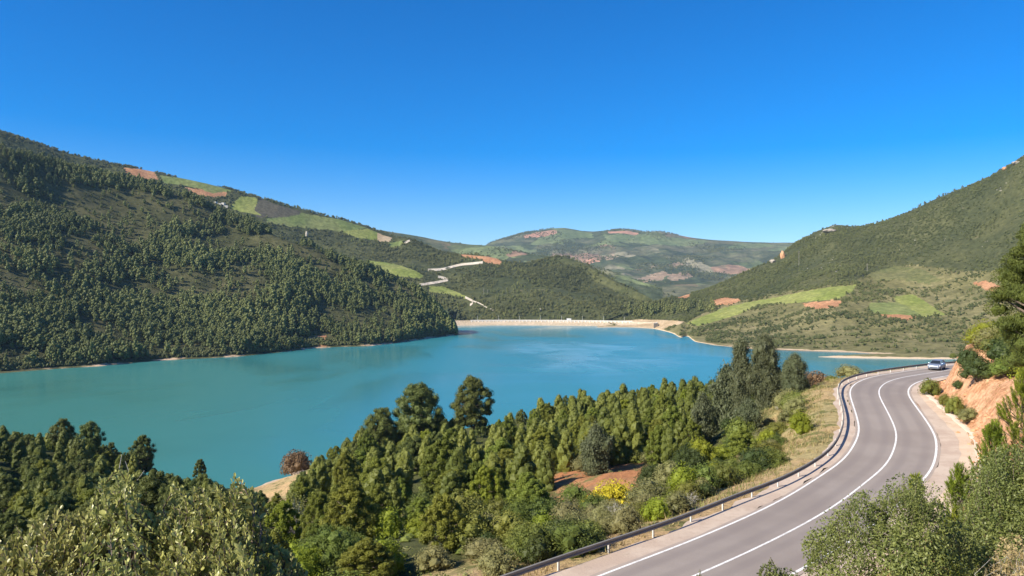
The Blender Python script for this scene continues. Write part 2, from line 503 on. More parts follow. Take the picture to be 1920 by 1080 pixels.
RH = Loft(cols, 2.5, 22, 15, 130, 44, sm=8, wts=[0, 0, 0, 0.35, 0.6, 0.8, 1.0, 0.45, 0.5])
M['right_hill'] = ground_mat('right_hillside', (0.15, 0.14, 0.06), (0.20, 0.18, 0.085), (0.30, 0.25, 0.14), 0.012, 0.035, ring=1.0, soil=(0.55, 0.42, 0.28), s3=0.12, bump_d=1.0, soil_amt=(0.56, 0.7))
M['upper_scrub'] = ground_mat('upper_slope_scrub', (0.062, 0.07, 0.03), (0.095, 0.098, 0.042), (0.17, 0.15, 0.09), 0.01, 0.05, s3=0.14, bump_d=1.6, soil_amt=(0.64, 0.74))
RH.build('right_hill', M['right_hill'], [
    ('crop_field', M['field'], [(1286, 607), (1320, 592), (1360, 577), (1400, 567), (1460, 556), (1540, 540), (1606, 533), (1600, 545), (1570, 560), (1500, 568), (1420, 572), (1400, 582), (1350, 600), (1310, 611)]),
    ('red_field', M['soil_red'], [(1507, 570), (1560, 562), (1578, 564), (1572, 574), (1540, 580), (1512, 577)]),
    ('crop_field', M['field'], [(1676, 556), (1712, 552), (1735, 565), (1772, 590), (1730, 594), (1700, 574), (1680, 566)]),
    ('crop_field', M['field_dull'], [(1632, 568), (1680, 566), (1704, 574), (1735, 594), (1690, 590), (1650, 588), (1630, 586)]),
    ('red_field', M['soil_red'], [(1645, 588), (1700, 587), (1718, 594), (1700, 600), (1665, 596)]),
    ('red_field', M['soil_red'], [(1822, 530), (1850, 526), (1885, 540), (1890, 552), (1850, 544)]),
    ('dry_field', M['bare_green'], [(1630, 512), (1680, 498), (1730, 505), (1765, 525), (1740, 532), (1680, 524), (1640, 528)]),
    ('bare_bank', M['soil_pale'], [(1165, 601), (1200, 599), (1262, 601), (1284, 603), (1276, 609), (1256, 612), (1240, 619), (1160, 616)]),
    ('red_bank', M['soil_red'], [(1255, 552), (1275, 547), (1296, 551), (1290, 560), (1262, 558)]),
    ('red_bank', M['soil_red'], [(1330, 566), (1360, 558), (1392, 562), (1370, 572), (1340, 572)]),
    ('upper_slope', M['upper_scrub'], [(1100, 606), (1180, 600), (1290, 604), (1330, 580), (1420, 556), (1520, 540), (1600, 528), (1640, 510), (1700, 495), (1800, 508), (1860, 508), (1930, 505), (2400, 480), (2400, 0), (1100, 0)]),
])

# --- sand spit running into the lake from the right shore
spit_cols = {1534: [('B', 655, -3), ('B', 661, 0.1), ('B', 665, -1), ('B', 672, -3)], 1560: [('B', 650, -3), ('B', 657, 0.5), ('B', 664, 0.6), ('B', 673, -3)],
             1640: [('B', 643, -3), ('B', 650, 1.0), ('B', 665, 2.2), ('B', 684, -3)], 1760: [('B', 636, -3), ('B', 645, 1.4), ('B', 668, 3.2), ('B', 700, -3)], 2000: [('B', 620, -3), ('B', 640, 2.0), ('B', 668, 3.5), ('B', 700, -1)]}
SP = Loft(spit_cols, 4, 8, 0.8, 12, 8, sm=8, wts=[0, .3, .6, 0])
SP.build('sand_spit', M['right_hill'])

# --- far ranges
crestF = [(600, 420, 3300), (680, 428, 3400), (705, 431, 3500), (745, 436, 3500), (800, 446, 3500), (850, 456, 3500), (905, 464, 3400), (960, 473, 3300), (1010, 482, 3200), (1080, 495, 3000), (1160, 520, 2800), (1240, 548, 2600)]
cols = {p[0]: [(2300, 575), (2450, 562), (2450 + (p[2] - 2450) * 0.4, 562 + (p[1] - 562) * 0.42), (2450 + (p[2] - 2450) * 0.72, 562 + (p[1] - 562) * 0.74), (p[2], p[1]), ('B', p[2] + 400, CZ - (p[1] - CY) / F * p[2] - 120)] for p in crestF}
F1 = Loft(cols, 3, 24, 60, 420, 71, sm=12, wts=[0, .4, 1, .8, .15, .4])
crestG = [(840, 480, 5200), (880, 470, 5300), (905, 463, 5400), (930, 452, 5500), (980, 438, 5600), (1012, 433, 5650), (1040, 429, 5700), (1062, 429, 5700), (1086, 434, 5700), (1112, 436, 5650), (1142, 433, 5600), (1172, 431.5, 5600), (1202, 436, 5550),
          (1242, 437, 5500), (1292, 446, 5450), (1332, 450, 5400), (1400, 453, 5400), (1440, 455, 5400), (1490, 456, 5400), (1600, 455, 5400), (1800, 452, 5400), (2000, 440, 5400)]
cols = {p[0]: [(2700, 580), (2950, 560), (2950 + (p[2] - 2950) * 0.3, 560 + (p[1] - 560) * 0.33), (2950 + (p[2] - 2950) * 0.55, 560 + (p[1] - 560) * 0.58), (2950 + (p[2] - 2950) * 0.8, 560 + (p[1] - 560) * 0.82), (p[2], p[1]), ('B', p[2] + 800, CZ - (p[1] - CY) / F * p[2] - 150)] for p in crestG}
F2 = Loft(cols, 3, 24, 120, 800, 83, sm=12, wts=[0, .3, 1, 1, .7, .06, .3], amp2=30, scale2=200)

def far_mat(name, size, tone=1.0):
    m, nt, b = new_mat(name)
    b.inputs['Roughness'].default_value = 1.0
    b.inputs['Specular IOR Level'].default_value = 0.0
    g = N(nt, 'ShaderNodeNewGeometry')
    nz = N(nt, 'ShaderNodeTexNoise')
    nz.inputs['Scale'].default_value = 1.0 / size
    nz.inputs['Detail'].default_value = 4
    nt.links.new(g.outputs['Position'], nz.inputs['Vector'])
    va = N(nt, 'ShaderNodeVectorMath', operation='MULTIPLY_ADD')
    va.inputs[1].default_value = (size * 0.9,) * 3
    nt.links.new(nz.outputs['Color'], va.inputs[0])
    nt.links.new(g.outputs['Position'], va.inputs[2])
    vs = N(nt, 'ShaderNodeVectorMath', operation='MULTIPLY')
    vs.inputs[1].default_value = (1 / size, 0.7 / size, 2.0 / size)
    nt.links.new(va.outputs[0], vs.inputs[0])
    vo = N(nt, 'ShaderNodeTexVoronoi')
    vo.inputs['Scale'].default_value = 1.0
    nt.links.new(vs.outputs[0], vo.inputs['Vector'])
    sp = N(nt, 'ShaderNodeSeparateColor')
    nt.links.new(vo.outputs['Color'], sp.inputs[0])
    cr = N(nt, 'ShaderNodeValToRGB')
    cr.color_ramp.interpolation = 'CONSTANT'
    stops = [(0, (0.075, 0.09, 0.045)), (0.3, (0.11, 0.132, 0.06)), (0.5, (0.15, 0.175, 0.08)), (0.63, (0.07, 0.08, 0.045)), (0.76, (0.3, 0.19, 0.13)), (0.84, (0.27, 0.24, 0.16)), (0.92, (0.16, 0.19, 0.09))]
    e = cr.color_ramp.elements
    e[0].position, e[0].color = 0, rgb(stops[0][1])
    e[1].position, e[1].color = stops[1][0], rgb(stops[1][1])
    for p, c in stops[2:]:
        q = e.new(p); q.color = rgb(c)
    nt.links.new(sp.outputs[0], cr.inputs[0])
    scrub = mixc(nt, step(nt, noise(nt, 0.004, 6, 0.7), 0.42, 0.6), (0.07, 0.085, 0.045), (0.15, 0.145, 0.085))
    sel = step(nt, noise(nt, 0.0016, 4, 0.6), 0.44, 0.54)
    col = mixc(nt, sel, scrub, cr.outputs['Color'])
    fine = noise(nt, 0.02, 6, 0.75)
    col = mixc(nt, step(nt, fine, 0.35, 0.68), mixc(nt, 1.0, col, (0.6, 0.63, 0.62), 'MULTIPLY'), mixc(nt, 1.0, col, (1.2, 1.2, 1.15), 'MULTIPLY'))
    nt.links.new(col, b.inputs['Base Color'])
    bump(nt, b, fine, 0.7, 12.0)
    return m
M['far'] = far_mat('far_hill_fields', 190.0)
M['far_red'] = ground_mat('far_red_soil', (0.42, 0.22, 0.15), (0.38, 0.24, 0.16), (0.2, 0.2, 0.1), 0.004, 0.008, bump_d=3)
M['far_green'] = ground_mat('far_green_slope', (0.125, 0.16, 0.065), (0.16, 0.185, 0.085), (0.14, 0.13, 0.08), 0.004, 0.006, bump_d=3)
M['far_brown'] = ground_mat('far_ploughed', (0.3, 0.21, 0.14), (0.33, 0.25, 0.17), (0.16, 0.15, 0.09), 0.004, 0.008, bump_d=3)
F1.build('far_hill', M['far'])
F2.build('far_mountain', M['far'], [
    ('red_field', M['far_red'], [(980, 442), (1010, 435), (1042, 431), (1044, 438), (1020, 444), (985, 446)]),
    ('green_slope', M['far_green'], [(1044, 431), (1070, 431), (1110, 437), (1112, 446), (1060, 447), (1042, 440)]),
    ('red_field', M['far_red'], [(1140, 434), (1172, 432.5), (1200, 437), (1190, 441), (1160, 437), (1142, 438)]),
    ('green_slope', M['far_green'], [(1130, 440), (1200, 439), (1290, 448), (1330, 452), (1300, 462), (1220, 458), (1140, 452)]),
    ('green_slope', M['far_green'], [(1380, 456), (1440, 457), (1460, 462), (1400, 466), (1360, 466)]),
    ('ploughed_field', M['far_brown'], [(1196, 522), (1230, 512), (1245, 508), (1255, 515), (1240, 525), (1205, 529)]),
    ('ploughed_field', M['far_brown'], [(1255, 514), (1290, 511), (1300, 520), (1270, 526), (1252, 524)]),
    ('ploughed_field', M['far_brown'], [(1250, 496), (1275, 492), (1285, 498), (1262, 502)]),
    ('red_field', M['far_red'], [(1080, 490), (1110, 484), (1125, 490), (1100, 496)]),
    ('red_field', M['far_brown'], [(1130, 484), (1150, 478), (1158, 482), (1140, 490)]),
])

# --- ground sheet below everything, out to the horizon, and the lake
M['plain'] = ground_mat('plain', (0.1, 0.11, 0.05), (0.16, 0.15, 0.08), (0.22, 0.18, 0.1), 0.002, 0.004, bump_d=0)
g = 40000.0
o = link('ground', mesh_arrays('ground', [(-g, -2000, -12), (g, -2000, -12), (g, g, -12), (-g, g, -12)], np.array([[0, 1, 2, 3]]), [M['plain']]))
tag(o, kind='structure')

def water_mat():
    m, nt, b = new_mat('lake_water')
    g = N(nt, 'ShaderNodeNewGeometry')
    mp = N(nt, 'ShaderNodeMapping')
    mp.inputs['Scale'].default_value = (1.0, 0.55, 1.0)
    nt.links.new(g.outputs['Position'], mp.inputs['Vector'])
    big = noise(nt, 0.006, 5, 0.55, mp.outputs[0], 0.6)
    s = N(nt, 'ShaderNodeSeparateXYZ')
    nt.links.new(g.outputs['Position'], s.inputs[0])
    # greener in the sheltered arm by the wooded shore, bluer towards the dam
    arm = math_node(nt, 'ADD', math_node(nt, 'MULTIPLY', s.outputs['X'], 0.0011), math_node(nt, 'MULTIPLY', s.outputs['Y'], 0.0010))
    arm = math_node(nt, 'ADD', arm, math_node(nt, 'MULTIPLY', big, 0.25))
    col = mixc(nt, step(nt, arm, 0.0, 1.1), (0.052, 0.192, 0.152), (0.032, 0.222, 0.27))
    b.inputs['IOR'].default_value = 1.33
    # wind: rougher and smoother patches
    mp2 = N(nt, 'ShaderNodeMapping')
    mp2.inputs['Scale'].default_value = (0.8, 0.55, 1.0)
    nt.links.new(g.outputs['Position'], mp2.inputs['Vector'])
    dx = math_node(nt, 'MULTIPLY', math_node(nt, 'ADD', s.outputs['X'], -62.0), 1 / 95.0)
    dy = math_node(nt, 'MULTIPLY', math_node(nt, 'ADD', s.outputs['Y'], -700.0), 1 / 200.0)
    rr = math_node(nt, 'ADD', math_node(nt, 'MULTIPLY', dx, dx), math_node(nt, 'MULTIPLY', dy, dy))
    sheen_area = step(nt, rr, 1.0, 0.2)           # oval that bounds the painted sheen
    pale_sheen = math_node(nt, 'MULTIPLY', sheen_area, step(nt, noise(nt, 0.016, 5, 0.6, mp2.outputs[0], 1.2), 0.36, 0.66))
    light_air = step(nt, noise(nt, 0.008, 4, 0.55, mp2.outputs[0], 1.0), 0.42, 0.62)
    rg = math_node(nt, 'ADD', 0.26, math_node(nt, 'MULTIPLY', light_air, -0.10))
    nt.links.new(rg, b.inputs['Roughness'])
    col = mixc(nt, math_node(nt, 'MULTIPLY', light_air, 0.3), col, mixc(nt, 1.0, col, (0.75, 0.9, 0.95), 'MULTIPLY'))
    col = mixc(nt, math_node(nt, 'MULTIPLY', pale_sheen, 0.75), col, (0.17, 0.38, 0.47))      # pale sky reflection painted into the water colour
    nt.links.new(col, b.inputs['Base Color'])
    bump(nt, b, noise(nt, 0.9, 3, 0.6), 0.15, 0.03)
    return m
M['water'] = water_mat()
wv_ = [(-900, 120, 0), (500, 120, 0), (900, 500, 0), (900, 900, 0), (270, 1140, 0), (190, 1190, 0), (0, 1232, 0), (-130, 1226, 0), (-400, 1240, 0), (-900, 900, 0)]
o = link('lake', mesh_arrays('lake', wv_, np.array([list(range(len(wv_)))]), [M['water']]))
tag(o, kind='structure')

# ------------------------------------------------------------------ the near slope and the road
def catmull(pts, per=14):
    P = np.asarray(pts, float)
    P = np.vstack([2 * P[0] - P[1], P, 2 * P[-1] - P[-2]])
    out = []
    for i in range(1, len(P) - 2):
        for f in np.linspace(0, 1, per, endpoint=False):
            p0, p1, p2, p3 = P[i - 1], P[i], P[i + 1], P[i + 2]
            out.append(0.5 * (2 * p1 + (p2 - p0) * f + (2 * p0 - 5 * p1 + 4 * p2 - p3) * f ** 2 + (3 * p1 - p0 - 3 * p2 + p3) * f ** 3))
    out.append(P[-2])
    return np.array(out)

def resample(P, ds):
    s = np.concatenate([[0], np.cumsum(np.linalg.norm(np.diff(P, axis=0), axis=1))])
    q = np.arange(0, s[-1], ds)
    return np.stack([np.interp(q, s, P[:, k]) for k in range(P.shape[1])], -1)

def road_drop(d):                                   # eye height above the road at depth d
    return float(np.interp(d, [0, 58, 96, 112, 130, 170], [15.1, 14.9, 13.1, 13.0, 12.9, 12.8]))

def on_road(px, py, up=0.0):
    d = 60.0
    for _ in range(40):
        d = 0.5 * d + 0.5 * (road_drop(d) - up) * F / (py - CY)
    return np.array([(px - CX) / F * d, d, CZ - road_drop(d) + up])

center_px = [(1301, 1080), (1440, 1017), (1523, 974), (1577, 940), (1627, 901), (1661, 872), (1677, 840), (1681, 813), (1671, 786), (1657, 759), (1648, 740), (1650, 727), (1664, 716), (1690, 708), (1732, 701), (1765, 696)]
cl = [on_road(*p) for p in center_px]
cl = [np.array([-46, 15, 44.6]), np.array([-22, 18, 44.8]), np.array([-6, 26.5, 44.9])] + cl + [cl[-1] + np.array([11, 7, .1]), cl[-1] + np.array([26, 12, .1]), cl[-1] + np.array([48, 12, .2])]
CL = resample(catmull(cl), 0.6)
for k in range(3):
    CL[:, k] = smooth1(CL[:, k], 9)
TG = np.gradient(CL[:, :2], axis=0)
TG /= np.linalg.norm(TG, axis=1)[:, None]
NR = np.stack([TG[:, 1], -TG[:, 0]], -1)            # to the right of the way away from the camera

def road_pt(off, up=0.0):
    """the line running off metres to the right of the centre line (off: number or array)"""
    off = np.broadcast_to(np.asarray(off, float), len(CL))
    return np.column_stack([CL[:, 0] + NR[:, 0] * off, CL[:, 1] + NR[:, 1] * off, CL[:, 2] + up])

def road_query(x, y):
    """distance along normal (signed, + right), road height"""
    x = np.asarray(x, float).ravel(); y = np.asarray(y, float).ravel()
    off = np.empty(len(x)); z = np.empty(len(x)); idx = np.empty(len(x), int)
    for a in range(0, len(x), 4000):
        dx = x[a:a + 4000, None] - CL[None, :, 0]; dy = y[a:a + 4000, None] - CL[None, :, 1]
        d2 = dx * dx + dy * dy
        i = d2.argmin(1); r = np.arange(len(i))
        sgn = np.sign(dx[r, i] * NR[i, 0] + dy[r, i] * NR[i, 1])
        off[a:a + 4000] = np.sqrt(d2[r, i]) * sgn; z[a:a + 4000] = CL[i, 2]; idx[a:a + 4000] = i
    return off, z, idx

LANE = 3.3
near_pts = [(0, -12, 58.8), (0, 0, 58.3), (-8, 2, 57.6), (8, 2, 57.8), (-6, 9, 55.3), (-2, 9, 55.2), (3, 10, 54.6), (8, 12, 53.8), (9, 18, 52.3), (-8, 13, 53.6), (15, 14, 54.5), (16, 24, 51.8), (20, 28, 50.8), (24, 33, 50),
            (30, 42, 49.5), (35, 46, 51), (-20, 8, 54), (-40, -5, 57), (30, 0, 60), (40, 20, 59), (46, 40, 57), (52, 55, 55), (60, 75, 55.5), (66, 90, 55), (76, 104, 54), (80, 116, 53.5), (90, 112, 57), (110, 122, 58),
            (100, 60, 72), (130, 100, 80), (200, 100, 95), (200, 200, 50), (130, 170, 34), (84, 150, 35), (150, 240, 6), (230, 290, -4), (250, 400, -8), (0, 400, -10), (-200, 400, -10), (150, 340, -8), (250, 0, 110),
            (-60, -10, 55), (-120, 0, 50), (-200, 30, 40), (-40, 40, 41), (-70, 60, 36), (-110, 80, 32), (-160, 100, 30), (-220, 120, 30), (-240, 230, 8), (-260, 290, -4), (44, 120, 41), (58, 130, 40), (72, 138, 39)]
for px, py, d in [(1090, 930, 76), (1000, 985, 66), (900, 980, 72), (760, 990, 68), (700, 1040, 56), (560, 1070, 56), (700, 950, 112), (600, 955, 122), (500, 968, 118), (430, 960, 145), (455, 938, 185), (470, 922, 222),
                  (560, 888, 238), (590, 880, 232), (640, 862, 226), (700, 836, 220), (770, 822, 208), (830, 818, 200), (900, 815, 196), (960, 808, 206), (1030, 790, 216), (1120, 766, 222), (1250, 750, 226), (1340, 752, 205), (1400, 762, 178), (1480, 745, 150), (1540, 728, 128), (1590, 714, 112),
                  (1170, 880, 92), (1250, 900, 74), (1300, 920, 66), (1390, 872, 88), (1440, 850, 84), (1500, 800, 96), (1300, 820, 120), (1200, 830, 135), (1000, 870, 140), (850, 890, 140), (1100, 820, 160), (700, 900, 160),
                  (100, 905, 148), (0, 920, 140), (200, 930, 150), (0, 850, 190), (100, 850, 196), (180, 862, 198), (260, 885, 202), (330, 908, 212), (395, 917, 222), (300, 950, 150), (340, 1000, 100), (150, 1010, 95), (500, 1040, 75), (0, 1000, 95),
                  (1280, 870, 92)]:
    near_pts.append(tuple(at(px, py, d)))
for px, d, z in [(600, 300, -6), (800, 300, -6), (1000, 310, -6), (1200, 320, -6), (1350, 300, -5), (1500, 270, -2), (0, 265, -5), (150, 262, -5), (250, 255, -5), (340, 246, -4), (420, 240, -4), (480, 250, -5), (540, 262, -4)]:
    near_pts.append(((px - CX) / F * d, d, z))
off_, z_, _ = road_query([p[0] for p in near_pts], [p[1] for p in near_pts])
near_pts = [p for p, o_ in zip(near_pts, off_) if abs(o_) > 5.0]
for i in range(0, len(CL), 14):
    near_pts.append((CL[i, 0], CL[i, 1], CL[i, 2]))
    for o_ in (-7.5, 10.5):
        q = CL[i, :2] + NR[i] * o_
        if abs(road_query([q[0]], [q[1]])[0][0]) > 6.5:
            near_pts.append((q[0], q[1], CL[i, 2] + (-1.2 if o_ < 0 else (4.2 if 66 < CL[i, 1] < 116 else 1.6))))
NP = np.array(near_pts)

def tps_fit(P, lam=0.02):
    n = len(P)
    X = P[:, :2] / 50.0
    r2 = ((X[:, None] - X[None]) ** 2).sum(-1)
    K = 0.5 * r2 * np.log(r2 + 1e-9) + lam * np.eye(n)
    A = np.zeros((n + 3, n + 3))
    A[:n, :n] = K
    A[:n, n] = 1; A[:n, n + 1:] = X
    A[n, :n] = 1; A[n + 1:, :n] = X.T
    return X, np.linalg.solve(A, np.concatenate([P[:, 2], [0, 0, 0]]))
TX, TW = tps_fit(NP)
def tps(x, y):
    x = np.ravel(x) / 50.0; y = np.ravel(y) / 50.0
    out = np.empty(len(x))
    for a in range(0, len(x), 6000):
        xx, yy = x[a:a + 6000], y[a:a + 6000]
        r2 = (xx[:, None] - TX[None, :, 0]) ** 2 + (yy[:, None] - TX[None, :, 1]) ** 2
        out[a:a + 6000] = (0.5 * r2 * np.log(r2 + 1e-9)) @ TW[:-3] + TW[-3] + TW[-2] * xx + TW[-1] * yy
    return out

GX0, GY0, GS = -262.0, -14.0, 1.25
gx = np.arange(GX0, 262, GS); gy = np.arange(GY0, 402, GS)
GXX, GYY = np.meshgrid(gx, gy, indexing='ij')
sh = GXX.shape
nat = tps(GXX, GYY).reshape(sh)
far_ = np.clip((GYY - 20) / 60, 0.15, 1)
nat = nat + far_ * (2.6 * fbm(GXX / 26, GYY / 26, 5, 31) + 0.9 * fbm(GXX / 6, GYY / 6, 3, 37))
nat = np.where(nat < -1.5, np.maximum(nat, -9), nat)
ro, rz, _ = road_query(GXX, GYY)
ro, rz = ro.reshape(sh), rz.reshape(sh)
def sstep(v, a, b):
    t = np.clip((v - a) / (b - a), 0, 1)
    return t * t * (3 - 2 * t)
# roadbed: flat under the carriageway and its verges, blending into the slope below and the bank above
wl = 1 - sstep(-ro, 6.2, 13.0)
wr = 1 - sstep(ro, 6.5, 9.6)
wgt = np.where(ro < 0, wl, wr)
lowverge = rz - 0.10 - 0.35 * sstep(-ro, 5.2, 8.5) - 0.3 * sstep(-ro, 7, 11)
upverge = rz - 0.10 + 0.1 * sstep(ro, 5.8, 6.5)
bed = np.where(ro < 0, lowverge, upverge)
GZ = nat * (1 - wgt) + bed * wgt
GZ = np.where(GZ < 0, GZ - 1.5 * sstep(-GZ, 0, 0.6), GZ)

def ground(x, y):
    u = (np.asarray(x, float) - GX0) / GS; v = (np.asarray(y, float) - GY0) / GS
    i = np.clip(np.floor(u).astype(int), 0, sh[0] - 2); j = np.clip(np.floor(v).astype(int), 0, sh[1] - 2)
    fu, fv = u - i, v - j
    return (GZ[i, j] * (1 - fu) + GZ[i + 1, j] * fu) * (1 - fv) + (GZ[i, j + 1] * (1 - fu) + GZ[i + 1, j + 1] * fu) * fv

def seen_ground(px, py, d0=8.0, d1=330.0):
    """where the line of sight through a photo pixel first meets the near ground"""
    d = np.linspace(d0, d1, 1600)
    p = np.stack([(px - CX) / F * d, d, CZ - (py - CY) / F * d], -1)
    below = np.nonzero(p[:, 2] <= ground(p[:, 0], p[:, 1]))[0]
    i = below[0] if len(below) else len(d) - 1
    return p[i]

def near_mat():
    m, nt, b = new_mat('red_earth_slope')
    b.inputs['Roughness'].default_value = 0.95
    b.inputs['Specular IOR Level'].default_value = 0.1
    f1 = step(nt, noise(nt, 0.09, 6, 0.65), 0.42, 0.6)
    vg = N(nt, 'ShaderNodeAttribute', attribute_name='straw')
    col = mixc(nt, f1, mixc(nt, vg.outputs['Fac'], (0.42, 0.19, 0.085), (0.48, 0.33, 0.17)), mixc(nt, vg.outputs['Fac'], (0.36, 0.21, 0.105), (0.40, 0.32, 0.15)))
    f2 = step(nt, noise(nt, 0.25, 6, 0.7), 0.50, 0.62)
    col = mixc(nt, f2, col, (0.17, 0.165, 0.06))
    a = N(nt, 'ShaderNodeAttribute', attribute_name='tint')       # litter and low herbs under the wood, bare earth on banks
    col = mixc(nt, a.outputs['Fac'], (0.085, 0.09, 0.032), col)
    cut = N(nt, 'ShaderNodeAttribute', attribute_name='bank')
    clay = mixc(nt, step(nt, noise(nt, 0.8, 6, 0.7), 0.35, 0.65), (0.50, 0.245, 0.12), (0.68, 0.40, 0.23))
    col = mixc(nt, cut.outputs['Fac'], col, clay)
    fine = noise(nt, 1.6, 7, 0.75)
    col = mixc(nt, step(nt, fine, 0.3, 0.7), mixc(nt, 1.0, col, (0.7, 0.7, 0.7), 'MULTIPLY'), mixc(nt, 1.0, col, (1.2, 1.2, 1.2), 'MULTIPLY'))
    # bare band above the water
    wob = math_node(nt, 'ADD', pos_z(nt), math_node(nt, 'MULTIPLY', noise(nt, 0.08, 4), -4.0))
    col = mixc(nt, step(nt, wob, 0.6, -0.6), col, (0.5, 0.38, 0.27))
    nt.links.new(col, b.inputs['Base Color'])
    bump(nt, b, fine, 0.9, 0.35)
    return m
M['near'] = near_mat()
cw = sstep(ro, 6.4, 8.5) * (1 - sstep(ro, 18, 24)) * sstep(GYY, 60, 70) * (1 - sstep(GYY, 116, 122)) * (GXX > 35)
GZ = GZ + cw * 1.15 * fbm(GXX / 3.2, GYY / 3.2, 4, 55, True)
V = np.stack([GXX, GYY, GZ], -1).reshape(-1, 3)
n_, m_ = sh
a_ = (np.arange(n_ - 1)[:, None] * m_ + np.arange(m_ - 1)[None, :])
Q = np.stack([a_, a_ + m_, a_ + m_ + 1, a_ + 1], -1).reshape(-1, 4)
ppx, ppy = pix(V[:, 0], V[:, 1], V[:, 2])
rof = ro.ravel()
dist = V[:, 1]
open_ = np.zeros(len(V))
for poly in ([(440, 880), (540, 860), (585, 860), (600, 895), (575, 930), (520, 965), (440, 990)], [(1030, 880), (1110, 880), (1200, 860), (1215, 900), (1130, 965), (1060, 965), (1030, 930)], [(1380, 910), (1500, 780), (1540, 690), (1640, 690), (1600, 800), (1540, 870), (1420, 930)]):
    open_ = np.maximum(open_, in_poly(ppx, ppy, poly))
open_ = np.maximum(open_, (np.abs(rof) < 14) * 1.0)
cutm = (rof > 6.3) & (rof < 24) & (V[:, 1] > 62) & (V[:, 1] < 122) & (V[:, 0] > 35)
steep = np.hypot(*np.gradient(GZ, GS)).ravel()
bank = cutm * sstep(steep, 0.2, 0.4)
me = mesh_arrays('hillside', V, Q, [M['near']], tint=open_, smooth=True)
at2 = me.attributes.new('straw', 'FLOAT', 'POINT'); at2.data.foreach_set('value', ((((rof < 0) & (rof > -26)) | in_poly(ppx, ppy, [(440, 880), (540, 860), (585, 860), (600, 895), (575, 930), (520, 965), (440, 990)])) & ~in_poly(ppx, ppy, [(1000, 860), (1230, 860), (1230, 965), (1000, 985)])).astype(np.float32))
at_ = me.attributes.new('bank', 'FLOAT', 'POINT'); at_.data.foreach_set('value', bank.astype(np.float32))
tag(link('hillside', me), kind='structure')

# ---- carriageway, verges and painted lines, each a sheet above the one below
def strip(name, o0, o1, up, mat, s0=0, s1=None, nacross=1, edge_noise=0.0, seed=0, kind='structure', crown=0.0):
    idx = np.arange(len(CL))[s0:s1]
    rows, offs = [], []
    for k in range(nacross + 1):
        f = k / nacross
        off = np.broadcast_to(np.asarray(o0, float), len(CL)) * (1 - f) + np.broadcast_to(np.asarray(o1, float), len(CL)) * f
        if edge_noise and k in (0, nacross):
            off = off + edge_noise * fbm(np.arange(len(CL)) * 0.6 / 2.2, np.full(len(CL), seed + k * 3.1), 4, seed + k)
        P = road_pt(off, up - crown * np.abs(off))
        rows.append(P[idx]); offs.append(off[idx] + np.zeros(len(idx)))
    Vv = np.stack(rows, 1).reshape(-1, 3)
    m2 = nacross + 1
    a2 = (np.arange(len(idx) - 1)[:, None] * m2 + np.arange(nacross)[None, :])
    q = np.stack([a2, a2 + 1, a2 + m2 + 1, a2 + m2], -1).reshape(-1, 4)
    me_ = mesh_arrays(name, Vv, q, [mat], smooth=True)
    ac = me_.attributes.new('across', 'FLOAT', 'POINT'); ac.data.foreach_set('value', np.abs(np.stack(offs, 1)).ravel().astype(np.float32))
    o = link(name, me_)
    return tag(o, kind=kind) if kind else o

def asphalt_mat():
    m, nt, b = new_mat('asphalt')
    b.inputs['Roughness'].default_value = 0.85
    b.inputs['Specular IOR Level'].default_value = 0.25
    f = step(nt, noise(nt, 0.12, 4, 0.6), 0.38, 0.62)
    col = mixc(nt, f, (0.255, 0.215, 0.185), (0.295, 0.252, 0.217))
    fine = noise(nt, 14.0, 4, 0.8)
    col = mixc(nt, fine, mixc(nt, 1.0, col, (0.78, 0.78, 0.78), 'MULTIPLY'), mixc(nt, 1.0, col, (1.2, 1.2, 1.2), 'MULTIPLY'))
    ac = N(nt, 'ShaderNodeAttribute', attribute_name='across')
    tr = math_node(nt, 'ABSOLUTE', math_node(nt, 'ADD', math_node(nt, 'ABSOLUTE', math_node(nt, 'ADD', ac.outputs['Fac'], -1.7)), -0.8))
    worn = math_node(nt, 'MULTIPLY', step(nt, tr, 0.55, 0.1), math_node(nt, 'ADD', 0.15, math_node(nt, 'MULTIPLY', noise(nt, 0.15, 3), 0.5)))
    col = mixc(nt, worn, col, (0.2, 0.168, 0.152))
    dust = math_node(nt, 'MULTIPLY', step(nt, math_node(nt, 'ADD', ac.outputs['Fac'], math_node(nt, 'MULTIPLY', noise(nt, 0.7, 5, 0.7), 1.2)), 3.7, 4.2), 0.6)
    col = mixc(nt, dust, col, (0.42, 0.335, 0.265))
    crack = step(nt, noise(nt, 0.6, 8, 0.8, None, 1.5), 0.66, 0.72)
    col = mixc(nt, math_node(nt, 'MULTIPLY', crack, 0.35), col, (0.15, 0.13, 0.12))
    nt.links.new(col, b.inputs['Base Color'])
    bump(nt, b, fine, 0.3, 0.02)
    return m
M['asphalt'] = asphalt_mat()
def paint_mat():
    m, nt, b = new_mat('road_paint')
    b.inputs['Roughness'].default_value = 0.7
    f = step(nt, noise(nt, 2.5, 6, 0.8), 0.3, 0.55)
    col = mixc(nt, f, (0.45, 0.42, 0.38), (0.78, 0.76, 0.72))
    nt.links.new(col, b.inputs['Base Color'])
    return m
M['paint'] = paint_mat()
def verge_mat(name, c1, c2, c3):
    m, nt, b = new_mat(name)
    b.inputs['Roughness'].default_value = 0.95
    b.inputs['Specular IOR Level'].default_value = 0.1
    f = step(nt, noise(nt, 0.35, 6, 0.7), 0.38, 0.62)
    col = mixc(nt, f, c1, c2)
    f2 = step(nt, noise(nt, 1.1, 7, 0.75), 0.58, 0.68)
    col = mixc(nt, f2, col, c3)
    nt.links.new(col, b.inputs['Base Color'])
    bump(nt, b, noise(nt, 5.0, 6, 0.7), 0.6, 0.05)
    return m
M['verge'] = verge_mat('pale_verge', (0.44, 0.34, 0.265), (0.52, 0.42, 0.33), (0.38, 0.3, 0.23))
